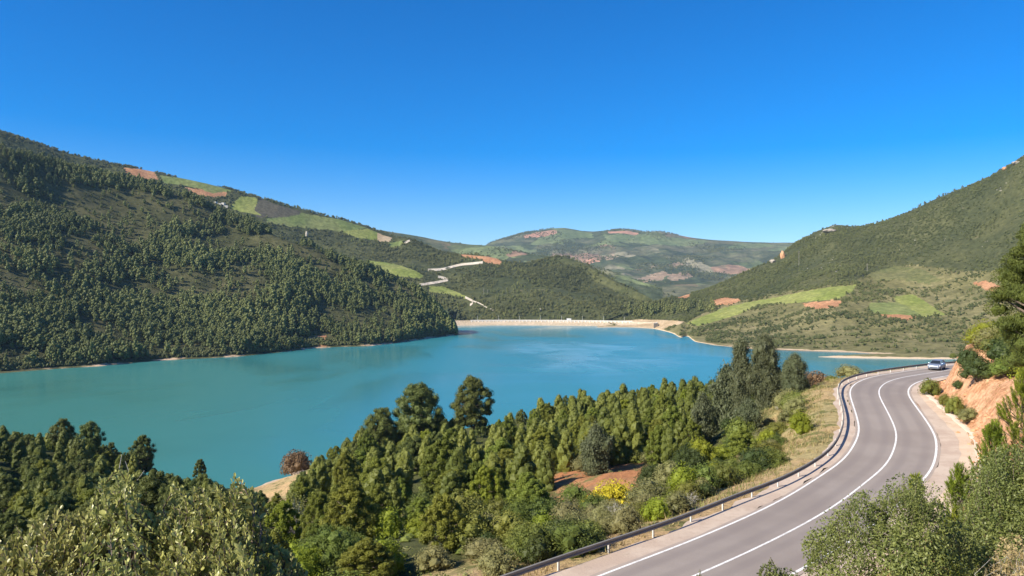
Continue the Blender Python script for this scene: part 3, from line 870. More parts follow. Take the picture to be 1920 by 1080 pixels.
M['gravel'] = verge_mat('sandy_verge', (0.54, 0.4, 0.28), (0.62, 0.48, 0.35), (0.42, 0.3, 0.2))
M['kerb'] = simple('pale_concrete_edge', (0.62, 0.5, 0.38), 0.9, var=0.15, scale=1.5)
strip('road_verge', -5.3, -3.6, 0.0, M['verge'], nacross=4, edge_noise=0.5, seed=3)
strip('road', -3.62, 3.62, 0.004, M['asphalt'], nacross=10, edge_noise=0.1, seed=8)
sR = np.interp(np.arange(len(CL)) * 0.6, [0, 60, 95, 110, 125, 140, 170], [2.2, 2.2, 2.5, 2.4, 1.7, 1.1, 1.0])
strip('road_verge', 3.6, 3.6 + sR * 0.62, 0.0, M['verge'], nacross=3, edge_noise=0.25, seed=13)
strip('sandy_verge', 3.58 + sR * 0.3, 3.6 + sR * 1.22, -0.012, M['gravel'], nacross=3, edge_noise=0.25, seed=19)
strip('edge_line', -LANE - 0.08, -LANE + 0.08, 0.009, M['paint'])
strip('edge_line', LANE - 0.09, LANE + 0.09, 0.009, M['paint'])
strip('centre_line', -0.075, 0.075, 0.009, M['paint'])
# low rough concrete lip along the foot of the bank
lip = road_pt(3.6 + sR * 1.12 + 0.25)
iw = (CL[:, 1] > 50) & (CL[:, 1] < 98)
Lp = lip[iw]; Nr = NR[iw]
k = len(Lp); s_ = np.arange(k) * 0.6
wv1 = 0.25 * fbm(s_ / 1.5, s_ * 0 + 2, 4, 3); hv1 = 0.10 + 0.10 * fbm(s_ / 1.2, s_ * 0 + 9, 4, 5)
sec = []
for (o_, h_) in ((-0.28, -0.05), (-0.2, 0.8), (0.05, 1.15), (0.32, 0.9), (0.45, -0.05)):
    sec.append(np.column_stack([Lp[:, 0] + Nr[:, 0] * (o_ + wv1), Lp[:, 1] + Nr[:, 1] * (o_ + wv1), Lp[:, 2] + (hv1 * h_ if h_ > 0 else -0.15)]))
Vv = np.stack(sec, 1).reshape(-1, 3)
a2 = (np.arange(k - 1)[:, None] * 5 + np.arange(4)[None, :])
tag(link('kerb', mesh_arrays('kerb', Vv, np.stack([a2, a2 + 1, a2 + 6, a2 + 5], -1).reshape(-1, 4), [M['kerb']])), kind='structure')

# ------------------------------------------------------------------ guardrail
class MB:
    """collects boxes, tubes and sweeps in one mesh"""
    def __init__(s): s.V, s.Fc = [], []
    def add(s, V, Fc):
        b = len(s.V)
        s.V += [tuple(map(float, v)) for v in V]
        s.Fc += [tuple(i + b for i in f) for f in Fc]
        return s
    def box(s, c, size, rz=0.0, taper=1.0):
        x, y, z = size[0] / 2, size[1] / 2, size[2] / 2
        ca, sa = math.cos(rz), math.sin(rz)
        V = []
        for sz in (-1, 1):
            t = taper if sz > 0 else 1.0
            for sx, sy in ((-1, -1), (1, -1), (1, 1), (-1, 1)):
                px, py = sx * x * t, sy * y * t
                V.append((c[0] + px * ca - py * sa, c[1] + px * sa + py * ca, c[2] + sz * z))
        return s.add(V, [(3, 2, 1, 0), (4, 5, 6, 7), (0, 1, 5, 4), (1, 2, 6, 5), (2, 3, 7, 6), (3, 0, 4, 7)])
    def tube(s, pts, radii, n=6):
        pts = [Vector(p) for p in pts]
        V, Fc = [], []
        for i, p in enumerate(pts):
            t = (pts[min(i + 1, len(pts) - 1)] - pts[max(i - 1, 0)])
            if t.length < 1e-9: t = Vector((0, 0, 1))
            t.normalize()
            u = t.cross(Vector((0.31, 0.87, 0.38))); u.normalize()
            v = t.cross(u)
            for k in range(n):
                a = 2 * math.pi * k / n
                V.append(p + (u * math.cos(a) + v * math.sin(a)) * radii[i])
        for i in range(len(pts) - 1):
            for k in range(n):
                Fc.append((i * n + k, i * n + (k + 1) % n, (i + 1) * n + (k + 1) % n, (i + 1) * n + k))
        Fc.append(tuple(range(n - 1, -1, -1)))
        Fc.append(tuple((len(pts) - 1) * n + k for k in range(n)))
        return s.add(V, Fc)
    def build(s, name, m, parent=None, smooth=False, bevel=0.0):
        me = bpy.data.meshes.new(name)
        me.from_pydata(s.V, [], s.Fc)
        me.materials.append(m)
        if smooth:
            me.polygons.foreach_set('use_smooth', [True] * len(me.polygons))
        me.update()
        o = link(name, me, parent)
        if bevel:
            b = o.modifiers.new('bevel', 'BEVEL'); b.width = bevel; b.segments = 2
        return o

M['galv'] = simple('galvanised_steel', (0.21, 0.2, 0.18), 0.7, 0.0, 0.3, var=0.25, scale=1.2)
M['post'] = simple('painted_steel_post', (0.6, 0.58, 0.53), 0.6, 0.1, var=0.1, scale=3)
rail_px = [(930, 1080), (1085, 1028), (1210, 988), (1293, 959), (1377, 926), (1460, 895), (1522, 861), (1560, 832), (1578, 800), (1582, 772), (1576, 745), (1572, 728), (1577, 714), (1594, 705), (1623, 697), (1665, 690), (1711, 684), (1740, 681), (1769, 679)]
rp = [on_road(x, y, 0.75)[:2] for x, y in rail_px]
e0 = (rp[0] - rp[1]) / np.linalg.norm(rp[0] - rp[1])
e1 = (rp[-1] - rp[-2]) / np.linalg.norm(rp[-1] - rp[-2])
rp = [rp[0] + e0 * 9] + rp + [rp[-1] + e1 * 9, rp[-1] + e1 * 20 + np.array([2, -1.0])]
RP = resample(catmull([np.array([p[0], p[1]]) for p in rp]), 0.5)
for k in range(2): RP[:, k] = smooth1(RP[:, k], 6)
_, rzz, _ = road_query(RP[:, 0], RP[:, 1])
RZ = smooth1(rzz, 8) - 0.02
RT = np.gradient(RP, axis=0); RT /= np.linalg.norm(RT, axis=1)[:, None]
RN = np.stack([RT[:, 1], -RT[:, 0]], -1)           # towards the road
gr = empty('guardrail', (RP[0, 0], RP[0, 1], RZ[0]))
tag(gr, 'grey steel crash barrier following the outer edge of the winding road', 'guardrail')
root = np.array([RP[0, 0], RP[0, 1], RZ[0]])
prof = [(0.0, 0.44), (0.055, 0.46), (0.055, 0.53), (0.0, 0.575), (0.0, 0.615), (0.055, 0.66), (0.055, 0.73), (-0.02, 0.755), (-0.035, 0.75), (0.035, 0.715), (0.035, 0.67), (-0.02, 0.62), (-0.02, 0.57), (0.035, 0.52), (0.035, 0.475), (-0.02, 0.445)]
sec = [np.column_stack([RP[:, 0] + RN[:, 0] * o_, RP[:, 1] + RN[:, 1] * o_, RZ + h_]) for o_, h_ in prof]
Vv = np.stack(sec, 1).reshape(-1, 3) - root
K = len(prof)
ii = np.arange(len(RP) - 1)[:, None] * K; kk = np.arange(K)[None, :]; k2 = (kk + 1) % K
Fq = np.stack([ii + kk, ii + k2, ii + K + k2, ii + K + kk], -1).reshape(-1, 4)
link('beam', mesh_arrays('beam', Vv, Fq, [M['galv']]), gr)
pm = MB()
pm.box((0, 0, 0.18), (0.05, 0.11, 1.0)); pm.box((0, 0.045, 0.18), (0.09, 0.012, 1.0)); pm.box((0, -0.045, 0.18), (0.09, 0.012, 1.0))
post0 = None
for i in range(3, len(RP) - 3, 8):
    c = np.array([RP[i, 0] - RN[i, 0] * 0.13, RP[i, 1] - RN[i, 1] * 0.13, RZ[i]]) - root
    if post0 is None:
        po = pm.build('post', M['post'], gr); post0 = po
        sp_ = MB().box((0.075, 0, 0.60), (0.11, 0.10, 0.2)).build('spacer', M['galv'], po); sp0 = sp_
    else:
        po = post0.copy(); COL.objects.link(po); po.parent = gr
        sp_ = sp0.copy(); COL.objects.link(sp_); sp_.parent = po
    po.location = c
    po.rotation_euler = (0, 0, math.atan2(RN[i, 1], RN[i, 0]))

# ------------------------------------------------------------------ the silver car coming round the bend
def car():
    i = int(np.argmin(np.abs(np.hypot(CL[:, 0] - 68.5, CL[:, 1] - 119.5))))
    p = road_pt(-1.6)[i]
    fwd = -TG[i]                                     # coming towards us
    rz = math.atan2(fwd[1], fwd[0]) + R(13)
    root = empty('parked_car', (p[0], p[1], p[2] + 0.006), rz)
    root.name = 'car'
    tag(root, 'silver hatchback car driving round the far bend of the road', 'car')
    paint = simple('silver_paint', (0.29, 0.34, 0.42), 0.35, 0.5, var=0.02)
    glass = simple('dark_glass', (0.02, 0.025, 0.03), 0.08, 0, 0.8)
    rubber = simple('tyre_rubber', (0.03, 0.03, 0.03), 0.9)
    alloy = simple('wheel_alloy', (0.5, 0.5, 0.52), 0.35, 0.8)
    lampm = simple('headlight_lens', (0.8, 0.82, 0.85), 0.1, 0, 0.8)
    black = simple('black_trim', (0.025, 0.025, 0.028), 0.6)
    # body: cross sections along x (front +), width tapering to the nose
    st = [(2.12, 0.66, 0.34, 0.62), (2.0, 0.80, 0.26, 0.80), (1.5, 0.86, 0.24, 0.92), (0.95, 0.88, 0.24, 1.0), (0.2, 0.89, 0.24, 1.02), (-0.8, 0.89, 0.24, 1.04), (-1.6, 0.87, 0.26, 1.05), (-2.0, 0.82, 0.32, 1.0), (-2.1, 0.72, 0.42, 0.92)]
    b = MB(); V = []; n = 10
    for x, wd, z0, z1 in st:
        pr = [(-wd * 0.9, z0), (-wd, z0 + 0.12), (-wd * 1.0, z0 + (z1 - z0) * 0.6), (-wd * 0.96, z1 - 0.06), (-wd * 0.86, z1), (wd * 0.86, z1), (wd * 0.96, z1 - 0.06), (wd, z0 + (z1 - z0) * 0.6), (wd, z0 + 0.12), (wd * 0.9, z0)]
        V += [(x, y, z) for y, z in pr]
    Fc = [(i * n + k, (i + 1) * n + k, (i + 1) * n + (k + 1) % n, i * n + (k + 1) % n) for i in range(len(st) - 1) for k in range(n)]
    Fc += [tuple(range(n)), tuple((len(st) - 1) * n + k for k in range(n - 1, -1, -1))]
    b.add(V, Fc).build('body', paint, root, smooth=True)
    # cabin: glass house with a roof skin and pillars
    def ring(z, xf, xr, wf, wr): return [(xf, -wf, z), (xf, wf, z), (xr, wr, z), (xr, -wr, z)]
    r0, r1 = ring(0.985, 1.02, -1.92, 0.76, 0.72), ring(1.44, 0.28, -1.55, 0.60, 0.57)
    MB().add(r0 + r1, [(0, 1, 5, 4), (1, 2, 6, 5), (2, 3, 7, 6), (3, 0, 4, 7), (4, 5, 6, 7)]).build('windows', glass, root)
    rf = ring(1.435, 0.34, -1.62, 0.62, 0.59) + ring(1.485, 0.16, -1.48, 0.56, 0.53)
    MB().add(rf, [(0, 1, 5, 4), (1, 2, 6, 5), (2, 3, 7, 6), (3, 0, 4, 7), (4, 5, 6, 7), (3, 2, 1, 0)]).build('roof', paint, root, smooth=False)
    for s in (-1, 1):
        for (xa, ya, xb, yb, r) in ((1.02, 0.77, 0.3, 0.61, 0.035), (-0.3, 0.765, -0.4, 0.6, 0.03), (-1.15, 0.75, -1.1, 0.595, 0.04), (-1.9, 0.72, -1.55, 0.575, 0.06)):
            MB().tube([(xa, s * ya, 0.98), (xb, s * yb, 1.45)], [r, r], 5).build('pillar', paint, root)
    for s in (-1, 1):
        MB().add([(2.06, s * 0.5, 0.64), (1.86, s * 0.845, 0.66), (1.72, s * 0.86, 0.80), (1.98, s * 0.52, 0.80), (2.10, s * 0.5, 0.66), (1.9, s * 0.87, 0.68), (1.74, s * 0.88, 0.83), (2.0, s * 0.52, 0.82)],
                 [(0, 1, 2, 3), (4, 5, 6, 7), (0, 1, 5, 4), (1, 2, 6, 5), (2, 3, 7, 6), (3, 0, 4, 7)]).build('headlight', lampm, root)
        MB().box((0.86, s * 0.95, 1.03), (0.12, 0.2, 0.13)).build('mirror', paint, root, bevel=0.03)
    MB().box((2.11, 0, 0.50), (0.06, 1.0, 0.13)).build('grille', black, root, bevel=0.02)
    MB().box((1.95, 0, 0.27), (0.4, 1.5, 0.1)).build('bumper', black, root, bevel=0.03)
    for sx in (1.32, -1.3):
        for s in (-1, 1):
            wv = MB(); n = 20; r = 0.32
            V = []; Fc = []
            for yy, rr in ((-0.1, r * 0.94), (-0.07, r), (0.07, r), (0.1, r * 0.94)):
                V += [(math.cos(2 * math.pi * k / n) * rr, yy, math.sin(2 * math.pi * k / n) * rr) for k in range(n)]
            for q in range(3):
                Fc += [(q * n + k, q * n + (k + 1) % n, (q + 1) * n + (k + 1) % n, (q + 1) * n + k) for k in range(n)]
            Fc += [tuple(range(n)), tuple(3 * n + k for k in range(n - 1, -1, -1))]
            wh = wv.add(V, Fc).build('wheel', rubber, root, smooth=False)
            wh.location = (sx, s * 0.80, 0.32)
            rm = MB(); V = []; Fc = []
            for yy, rr in ((s * 0.09, 0.22), (s * 0.112, 0.2), (s * 0.105, 0.05)):
                V += [(math.cos(2 * math.pi * k / n) * rr, yy, math.sin(2 * math.pi * k / n) * rr) for k in range(n)]
            for q in range(2):
                Fc += [(q * n + k, q * n + (k + 1) % n, (q + 1) * n + (k + 1) % n, (q + 1) * n + k) for k in range(n)]
            Fc.append(tuple(2 * n + k for k in range(n)))
            rm.add(V, Fc).build('rim', alloy, wh)
car()

# ------------------------------------------------------------------ plant builders (numpy)
def unit(v):
    return v / np.maximum(1e-9, np.linalg.norm(v, axis=-1, keepdims=True))

ICO_V = None
def ico():
    global ICO_V
    if ICO_V is None:
        t = (1 + 5 ** 0.5) / 2
        v = np.array([(-1, t, 0), (1, t, 0), (-1, -t, 0), (1, -t, 0), (0, -1, t), (0, 1, t), (0, -1, -t), (0, 1, -t), (t, 0, -1), (t, 0, 1), (-t, 0, -1), (-t, 0, 1)], float)
        f = np.array([(0, 11, 5), (0, 5, 1), (0, 1, 7), (0, 7, 10), (0, 10, 11), (1, 5, 9), (5, 11, 4), (11, 10, 2), (10, 7, 6), (7, 1, 8), (3, 9, 4), (3, 4, 2), (3, 2, 6), (3, 6, 8), (3, 8, 9), (4, 9, 5), (2, 4, 11), (6, 2, 10), (8, 6, 7), (9, 8, 1)])
        ICO_V = (unit(v), f)
    return ICO_V

class Cloud:
    """foliage: rhombic leaves on puffs with a lumpy inner mass"""
    def __init__(s, seed): s.V, s.Fq, s.Ft, s.T, s.n = [], [], [], [], 0; s.rng = np.random.default_rng(seed)
    def leaves(s, C, Nn, length, width, tint, along=None):
        k = len(C)
        if k == 0: return
        r = s.rng
        a = unit(np.cross(Nn, r.normal(size=(k, 3)))) if along is None else unit(along)
        b = unit(np.cross(Nn, a))
        L = (np.asarray(length) * (0.7 + 0.6 * r.random(k)))[:, None]; W = (np.asarray(width) * (0.7 + 0.6 * r.random(k)))[:, None]
        v = np.stack([C - a * L * 0.5, C + b * W * 0.5, C + a * L * 0.5, C - b * W * 0.5], 1).reshape(-1, 3)
        s.V.append(v); s.Fq.append(np.arange(4 * k).reshape(-1, 4) + s.n); s.T.append(np.repeat(np.clip(tint, 0, 1), 4)); s.n += 4 * k
    def puff(s, c, rad, nleaf, length, width, base=0.5, up=0.25, jit=0.55, core=0.74, squash_below=0.75, plume=False):
        r = s.rng
        d = unit(r.normal(size=(nleaf, 3)) + np.array([0, 0, up]))
        rad = np.asarray(rad, float)
        sc_ = rad * np.where(d[:, 2:3] < 0, np.array([1, 1, squash_below]), 1.0)
        C = c + d * sc_ * (0.80 + 0.28 * r.random((nleaf, 1)))
        nn = unit(d / rad + jit * r.normal(size=(nleaf, 3)) / rad.mean())
        al = None
        if plume:
            al = d * 0.55 + np.array([0, 0, 0.9]) + 0.45 * r.normal(size=(nleaf, 3))
            al = al - nn * (al * nn).sum(1, keepdims=True)
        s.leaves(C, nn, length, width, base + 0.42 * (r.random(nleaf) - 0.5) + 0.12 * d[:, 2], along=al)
        if core:
            v, f = ico()
            vv = c + v * rad * core * (0.85 + 0.3 * r.random((12, 1)))
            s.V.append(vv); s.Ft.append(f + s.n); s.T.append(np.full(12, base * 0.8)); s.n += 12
    def mesh(s, name, m):
        return mesh_arrays(name, np.concatenate(s.V), [np.concatenate(f) for f in (s.Fq, s.Ft) if f], [m], tint=np.concatenate(s.T))
    def arrays(s):
        return np.concatenate(s.V), (np.concatenate(s.Fq) if s.Fq else np.zeros((0, 4), int)), (np.concatenate(s.Ft) if s.Ft else np.zeros((0, 3), int)), np.concatenate(s.T)

def limbs_mesh(name, segs, m, n=5):
    b = MB()
    for pts, rad in segs: b.tube(pts, rad, n)
    me = bpy.data.meshes.new(name)
    me.from_pydata(b.V, [], b.Fc)
    me.materials.append(m); me.polygons.foreach_set('use_smooth', [True] * len(me.polygons)); me.update()
    return me

def pine_proto(seed, H, W, base, npuff, pr, mat, open_=False, lean=0.0, elong=1.4, nleaf=190, ls=0.17, bark='bark'):
    """a rounded Mediterranean pine: puffs at the ends of limbs, wide low down, domed at the top"""
    r = np.random.default_rng(seed)
    cl_ = Cloud(seed + 1)
    segs = []
    top = np.array([lean * H, lean * 0.5 * H, H * 0.93])
    kink = r.normal(size=2) * 0.02 * H
    tr = [np.array([0, 0, -0.5]), np.array([kink[0], kink[1], H * 0.35]), top * np.array([.7, .7, .75]), top]
    segs.append((tr, [0.035 * H * 0.5, 0.026 * H * 0.5, 0.014 * H * 0.5, 0.03]))
    for k in range(npuff):
        t = (k + r.random()) / npuff                       # 0 at the crown base, 1 at the top
        t = t ** 0.85
        z = H * (base + (0.96 - base) * t)
        prof = (math.sin(math.pi * (0.22 + 0.74 * t)) ** 0.8) * (1.0 if not open_ else (0.75 + 0.5 * r.random()))
        a = k * 2.399 + r.random() * 0.9
        rad = W * 0.5 * prof * (0.55 + 0.5 * math.sqrt(r.random()))
        c0 = np.array([tr[0][0] + top[0] * z / H, top[1] * z / H, z])
        c = c0 + np.array([math.cos(a) * rad, math.sin(a) * rad, r.normal() * 0.03 * H])
        p = pr * (0.7 + 0.6 * r.random()) * (1.05 - 0.35 * t)
        b_ = 0.35 + 0.35 * r.random() + 0.12 * t
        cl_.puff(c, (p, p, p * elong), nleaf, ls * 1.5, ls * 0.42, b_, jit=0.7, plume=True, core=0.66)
        if k % 2 == 0 or open_:
            s0 = c0 - np.array([0, 0, rad * 0.35])
            segs.append(([s0, (s0 + c) / 2 + np.array([0, 0, -0.03 * H]), c], [0.010 * H * (1.2 - t), 0.007 * H * (1.2 - t), 0.02]))
    # inner crown fill
    for k in range(max(3, npuff // (12 if open_ else 5))):
        t = (k + 0.5) / max(3, npuff // (12 if open_ else 5))
        z = H * (base + 0.08 + (0.86 - base) * t)
        q = W * 0.24 * math.sin(math.pi * (0.2 + 0.72 * t))
        cl_.puff(np.array([top[0] * z / H, top[1] * z / H, z]), (q, q, q * 1.1), 40, ls, ls * 0.45, 0.3)
    return [('trunk', limbs_mesh('trunk', segs, M[bark])), ('crown', cl_.mesh('crown', M[mat]))]

def euc_proto(seed, H, W, base, n, mat='euc', leafn=130):
    """a tall eucalyptus: pale trunk, drooping sprays of narrow leaves in ragged columns"""
    r = np.random.default_rng(seed)
    cl_ = Cloud(seed + 1)
    segs = []
    kx = r.normal(size=2) * 0.015 * H
    tr = [np.array([0, 0, -0.5]), np.array([kx[0], kx[1], H * 0.4]), np.array([kx[0] * 1.8, kx[1] * 0.6, H * 0.75]), np.array([0, 0, H * 0.97])]
    segs.append((tr, [0.22, 0.16, 0.09, 0.03]))
    for k in range(n):
        t = ((k + r.random()) / n)
        z = H * (base + (0.98 - base) * t)
        a = r.random() * 6.283
        prof = min(1.0, 0.45 + 1.6 * t) * min(1.0, 0.16 + 3.2 * (1 - t)) * (0.8 + 0.25 * math.sin(13 * t + seed) + 0.15 * math.sin(29 * t))
        rad = W * 0.5 * prof * (0.3 + 0.75 * r.random())
        c = np.array([math.cos(a) * rad, math.sin(a) * rad, z])
        c0 = np.array([np.interp(z, [0, H * .4, H * .75, H], [q[0] for q in tr]), np.interp(z, [0, H * .4, H * .75, H], [q[1] for q in tr]), z - rad * 0.7])
        p = (0.35 + 0.4 * r.random()) * (W / 4.0) * (1.1 - 0.3 * t)
        m_ = leafn
        pos = c + r.normal(size=(m_, 3)) * np.array([p, p, p * 1.5]) * 0.6
        dirn = unit(np.column_stack([r.normal(size=m_) * 0.35, r.normal(size=m_) * 0.35, np.full(m_, -1.0)]))
        nn = unit(unit(pos - c0) + 0.7 * r.normal(size=(m_, 3)))
        b_ = 0.3 + 0.4 * r.random()
        cl_.leaves(pos, nn, 0.42, 0.13, b_ + 0.4 * (r.random(m_) - 0.5), along=dirn - nn * (dirn * nn).sum(1, keepdims=True))
        if k % 3 != 2:
            cl_.puff(c, (p * 0.75, p * 0.75, p * 1.2), 8, 0.3, 0.12, b_ * 0.7, core=0.8)
        if k % 4 == 0:
            segs.append(([c0, (c0 + c) / 2 + np.array([0, 0, 0.1]), c], [0.05 * (1.2 - t), 0.035 * (1.2 - t), 0.012]))
    return [('trunk', limbs_mesh('trunk', segs, M['pale_bark'])), ('crown', cl_.mesh('crown', M[mat]))]

def shrub_proto(seed, H, W, n, mat, ls=0.15, nleaf=200, stems=True, pr=0.28, elong=1.0, bark='bark'):
    r = np.random.default_rng(seed)
    cl_ = Cloud(seed + 1)
    segs = []
    for k in range(n):
        a = k * 2.399 + r.random()
        u = math.sqrt((k + 0.4) / n)
        el = math.acos(max(-0.05, 1 - 1.02 * (k + 0.5) / n))    # 0 at the top, pi/2 at the rim
        q = 0.62 + 0.25 * r.random()
        c = np.array([math.sin(el) * math.cos(a) * W * 0.5 * q, math.sin(el) * math.sin(a) * W * 0.5 * q, H * (0.22 + 0.62 * math.cos(el) * (0.85 + 0.3 * r.random()))])
        p = pr * (0.75 + 0.55 * r.random()) * (W + H) * 0.5
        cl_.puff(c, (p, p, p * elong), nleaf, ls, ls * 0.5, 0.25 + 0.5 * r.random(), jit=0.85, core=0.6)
        if stems and k % 3 == 0:
            segs.append(([np.array([0.05 * math.cos(a), 0.05 * math.sin(a), -0.3]), c * np.array([.5, .5, .45]), c], [0.045, 0.03, 0.012]))
    cl_.puff(np.array([0, 0, H * 0.4]), (W * 0.33, W * 0.33, H * 0.36), 60, ls, ls * 0.5, 0.3)
    out = [('foliage', cl_.mesh('foliage', M[mat]))]
    if segs: out.append(('stems', limbs_mesh('stems', segs, M[bark], 4)))
    return out

def twig_proto(seed, H, W, n, mat, leafy=0.35):
    """a half bare bush: many thin grey twigs with a little foliage"""
    r = np.random.default_rng(seed)
    cl_ = Cloud(seed + 1)
    b = MB()
    for k in range(n):
        a = r.random() * 6.283; rad = W * 0.5 * math.sqrt(r.random()); h = H * (0.55 + 0.5 * r.random()) * (1 - 0.35 * (rad / (W * 0.5)) ** 2)
        tip = np.array([math.cos(a) * rad, math.sin(a) * rad, h])
        mid = tip * np.array([0.45, 0.45, 0.55]) + r.normal(size=3) * 0.06
        b.tube([np.array([0, 0, -0.2]), mid, tip], [0.03, 0.018, 0.006], 3)
        for q in range(2):
            e = tip * (0.8 + 0.2 * r.random()) + r.normal(size=3) * np.array([0.25, 0.25, 0.2])
            b.tube([mid * 0.4 + tip * 0.6, e], [0.012, 0.004], 3)
        m_ = int(30 * leafy)
        pos = tip + r.normal(size=(m_, 3)) * 0.22
        cl_.leaves(pos, unit(r.normal(size=(m_, 3)) + np.array([0, 0, .5])), 0.14, 0.07, r.random(m_))
    me = bpy.data.meshes.new('stems'); me.from_pydata(b.V, [], b.Fc); me.materials.append(M['dead_wood']); me.update()
    return [('stems', me), ('foliage', cl_.mesh('foliage', M[mat]))]

def plant(name, proto, loc, s=1.0, rz=None, label=None, cat='tree', group=None, sz=None, fat=1.0):
    """one plant: an empty at the foot with its parts (shared mesh data)"""
    e = empty(name, loc, random.random() * 6.283 if rz is None else rz)
    e.scale = (s * fat, s * fat, s * (sz or 1.0))
    tag(e, label, cat, group)
    for pn, me in proto:
        link(pn, me, e)
    return e

P = {}
P['pine_a'] = pine_proto(101, 7.3, 4.2, 0.16, 80, 0.43, 'pine')
P['pine_b'] = pine_proto(102, 7.8, 3.9, 0.14, 84, 0.41, 'pine', elong=1.35)
P['pine_c'] = pine_proto(103, 6.8, 4.4, 0.12, 77, 0.46, 'pine', elong=1.0, lean=0.03)
P['pine_d'] = pine_proto(104, 8.3, 4.0, 0.2, 80, 0.42, 'pine', lean=-0.03)
P['pine_dull_a'] = pine_proto(105, 7.8, 4.4, 0.2, 70, 0.48, 'pine_dull')
P['pine_dull_b'] = pine_proto(106, 8.3, 4.6, 0.3, 59, 0.52, 'pine_dull', open_=True)
P['pine_open_a'] = pine_proto(107, 12.5, 5.9, 0.26, 100, 0.74, 'pine_dull', open_=True, lean=0.01, nleaf=230)
P['pine_open_b'] = pine_proto(108, 13.5, 5.7, 0.22, 117, 0.71, 'pine_dull', open_=True, elong=1.3, nleaf=230)
P['pine_open_c'] = pine_proto(109, 11.4, 5.5, 0.3, 87, 0.71, 'pine_dull', open_=True, lean=-0.02, nleaf=230)
P['pine_bright_a'] = pine_proto(110, 8.1, 6.1, 0.1, 122, 0.46, 'pine_bright', elong=1.35, nleaf=210, ls=0.16)
P['pine_bright_b'] = pine_proto(111, 6.4, 3.9, 0.1, 87, 0.36, 'pine_bright', elong=1.4, nleaf=190, ls=0.16)
P['pine_cone'] = pine_proto(112, 7.3, 3.1, 0.1, 80, 0.35, 'pine_dull', elong=1.2)
P['euc_a'] = euc_proto(121, 17.0, 5.4, 0.08, 230)
P['euc_b'] = euc_proto(122, 17.5, 8.2, 0.04, 380)
P['euc_c'] = euc_proto(123, 14.0, 9.0, 0.02, 380)
P['euc_d'] = euc_proto(124, 9.0, 4.4, 0.03, 150)
P['euc_e'] = euc_proto(125, 8.5, 5.4, 0.03, 200)
for k, (nm, mt) in enumerate((('green', 'shrub'), ('olive', 'shrub_olive'), ('lime', 'shrub_lime'), ('dark', 'shrub_dark'))):
    P['shrub_%s_a' % nm] = shrub_proto(140 + 7 * k, 2.2, 2.8, 16, mt)
    P['shrub_%s_b' % nm] = shrub_proto(143 + 7 * k, 2.6, 2.4, 15, mt, elong=1.25)
P['shrub_yellow'] = shrub_proto(171, 1.6, 2.4, 12, 'shrub_yellow', ls=0.15)
P['shrub_rust'] = shrub_proto(172, 2.6, 3.2, 14, 'shrub_rust', ls=0.2)
P['oak'] = shrub_proto(173, 5.2, 6.4, 38, 'shrub_dark', ls=0.18, nleaf=300, pr=0.17)
P['leafy'] = shrub_proto(174, 4.6, 6.6, 52, 'shrub', ls=0.13, nleaf=380, pr=0.135, elong=1.25)
P['leafy_lime'] = shrub_proto(175, 4.2, 5.2, 44, 'shrub_lime', ls=0.13, nleaf=320, pr=0.14, elong=1.25)
P['twig_a'] = twig_proto(181, 2.2, 2.2, 60, 'shrub_olive')
P['twig_b'] = twig_proto(182, 3.6, 3.0, 90, 'shrub_olive', 0.5)

def sees_top(p, h):
    """is the crown in view over the ground in front of it"""
    t = np.linspace(0.1, 0.95, 50)
    q = np.array([p[0], p[1], p[2] + h])
    xs, ys, zs = q[0] * t, q[1] * t, CZ + (q[2] - CZ) * t
    ok = ys > 20
    return not np.any(ground(xs[ok], ys[ok]) + 0.3 > zs[ok])

TAKEN = []      # (x, y, radius)
def free(x, y, r):
    for a, b, q in TAKEN:
        if (a - x) ** 2 + (b - y) ** 2 < (0.62 * (q + r)) ** 2: return False
    return True

def stand(name, key, px, py, d, h, label, cat='tree', group=None, rad=None, rz=None, wide=1.0):
    """a plant whose TOP is seen at photo pixel px, py at depth d; its foot is on the ground there"""
    top = at(px, py, d)
    g_ = float(ground(top[0], top[1]))
    hh = top[2] - g_
    H0 = h
    s = max(0.2, hh / H0)
    e = plant(name, P[key], (top[0], top[1], g_ - 0.05), s * wide, rz, label, cat, group, sz=1.0 / wide)
    TAKEN.append((top[0], top[1], (rad if rad else 0.3 * H0) * s))
    return e

# ------------------------------------------------------------------ plants one can tell apart
stand('pine_tree', 'pine_open_a', 785, 724, 190, 12.0, 'dark pine with wide side boughs, against the lake beside a narrower taller pine', rad=2.6, wide=1.4)
stand('pine_tree', 'pine_open_b', 886, 710, 192, 13.0, 'tallest and narrow dark pine standing out against the lake on the wooded slope', rad=2.6, wide=1.4)
stand('pine_tree', 'pine_open_c', 714, 772, 188, 11.0, 'broad rounded pine against the lake, lower neighbour of two tall dark pines', rad=2.6, wide=1.4)
stand('pine_tree', 'pine_bright_a', 912, 878, 84, 7.8, 'big bright green rounded pine, the most vivid crown on the wooded slope', rad=3.2)
stand('pine_tree', 'pine_bright_b', 1010, 905, 84, 6.2, 'small bright green pine close beside the big vivid rounded pine', rad=2.0)
stand('pine_tree', 'pine_open_c', 116, 789, 200, 11.0, 'tall pine over the cove wood against the lake, outer one of a pair', rad=2.6, wide=1.25)
stand('pine_tree', 'pine_open_a', 167, 793, 200, 12.0, 'tall pine over the cove wood, inner one of a pair against the lake', rad=2.6, wide=1.25)
stand('pine_tree', 'pine_open_b', 266, 819, 202, 13.0, 'lone pine at the end of the cove wood with pale limbs showing through its crown', rad=2.6, wide=1.25)
stand('pine_tree', 'pine_cone', 375, 862, 205, 7.0, 'dark cone shaped pine by the water behind the pale leafy shrubs', rad=1.8)
stand('eucalyptus_tree', 'euc_a', 1390, 640, 112, 17.0, 'narrow tall eucalyptus of a tight row, its spire nearest to the open lake', cat='tree', group='eucalyptus trees beside the road bend', rad=1.6)
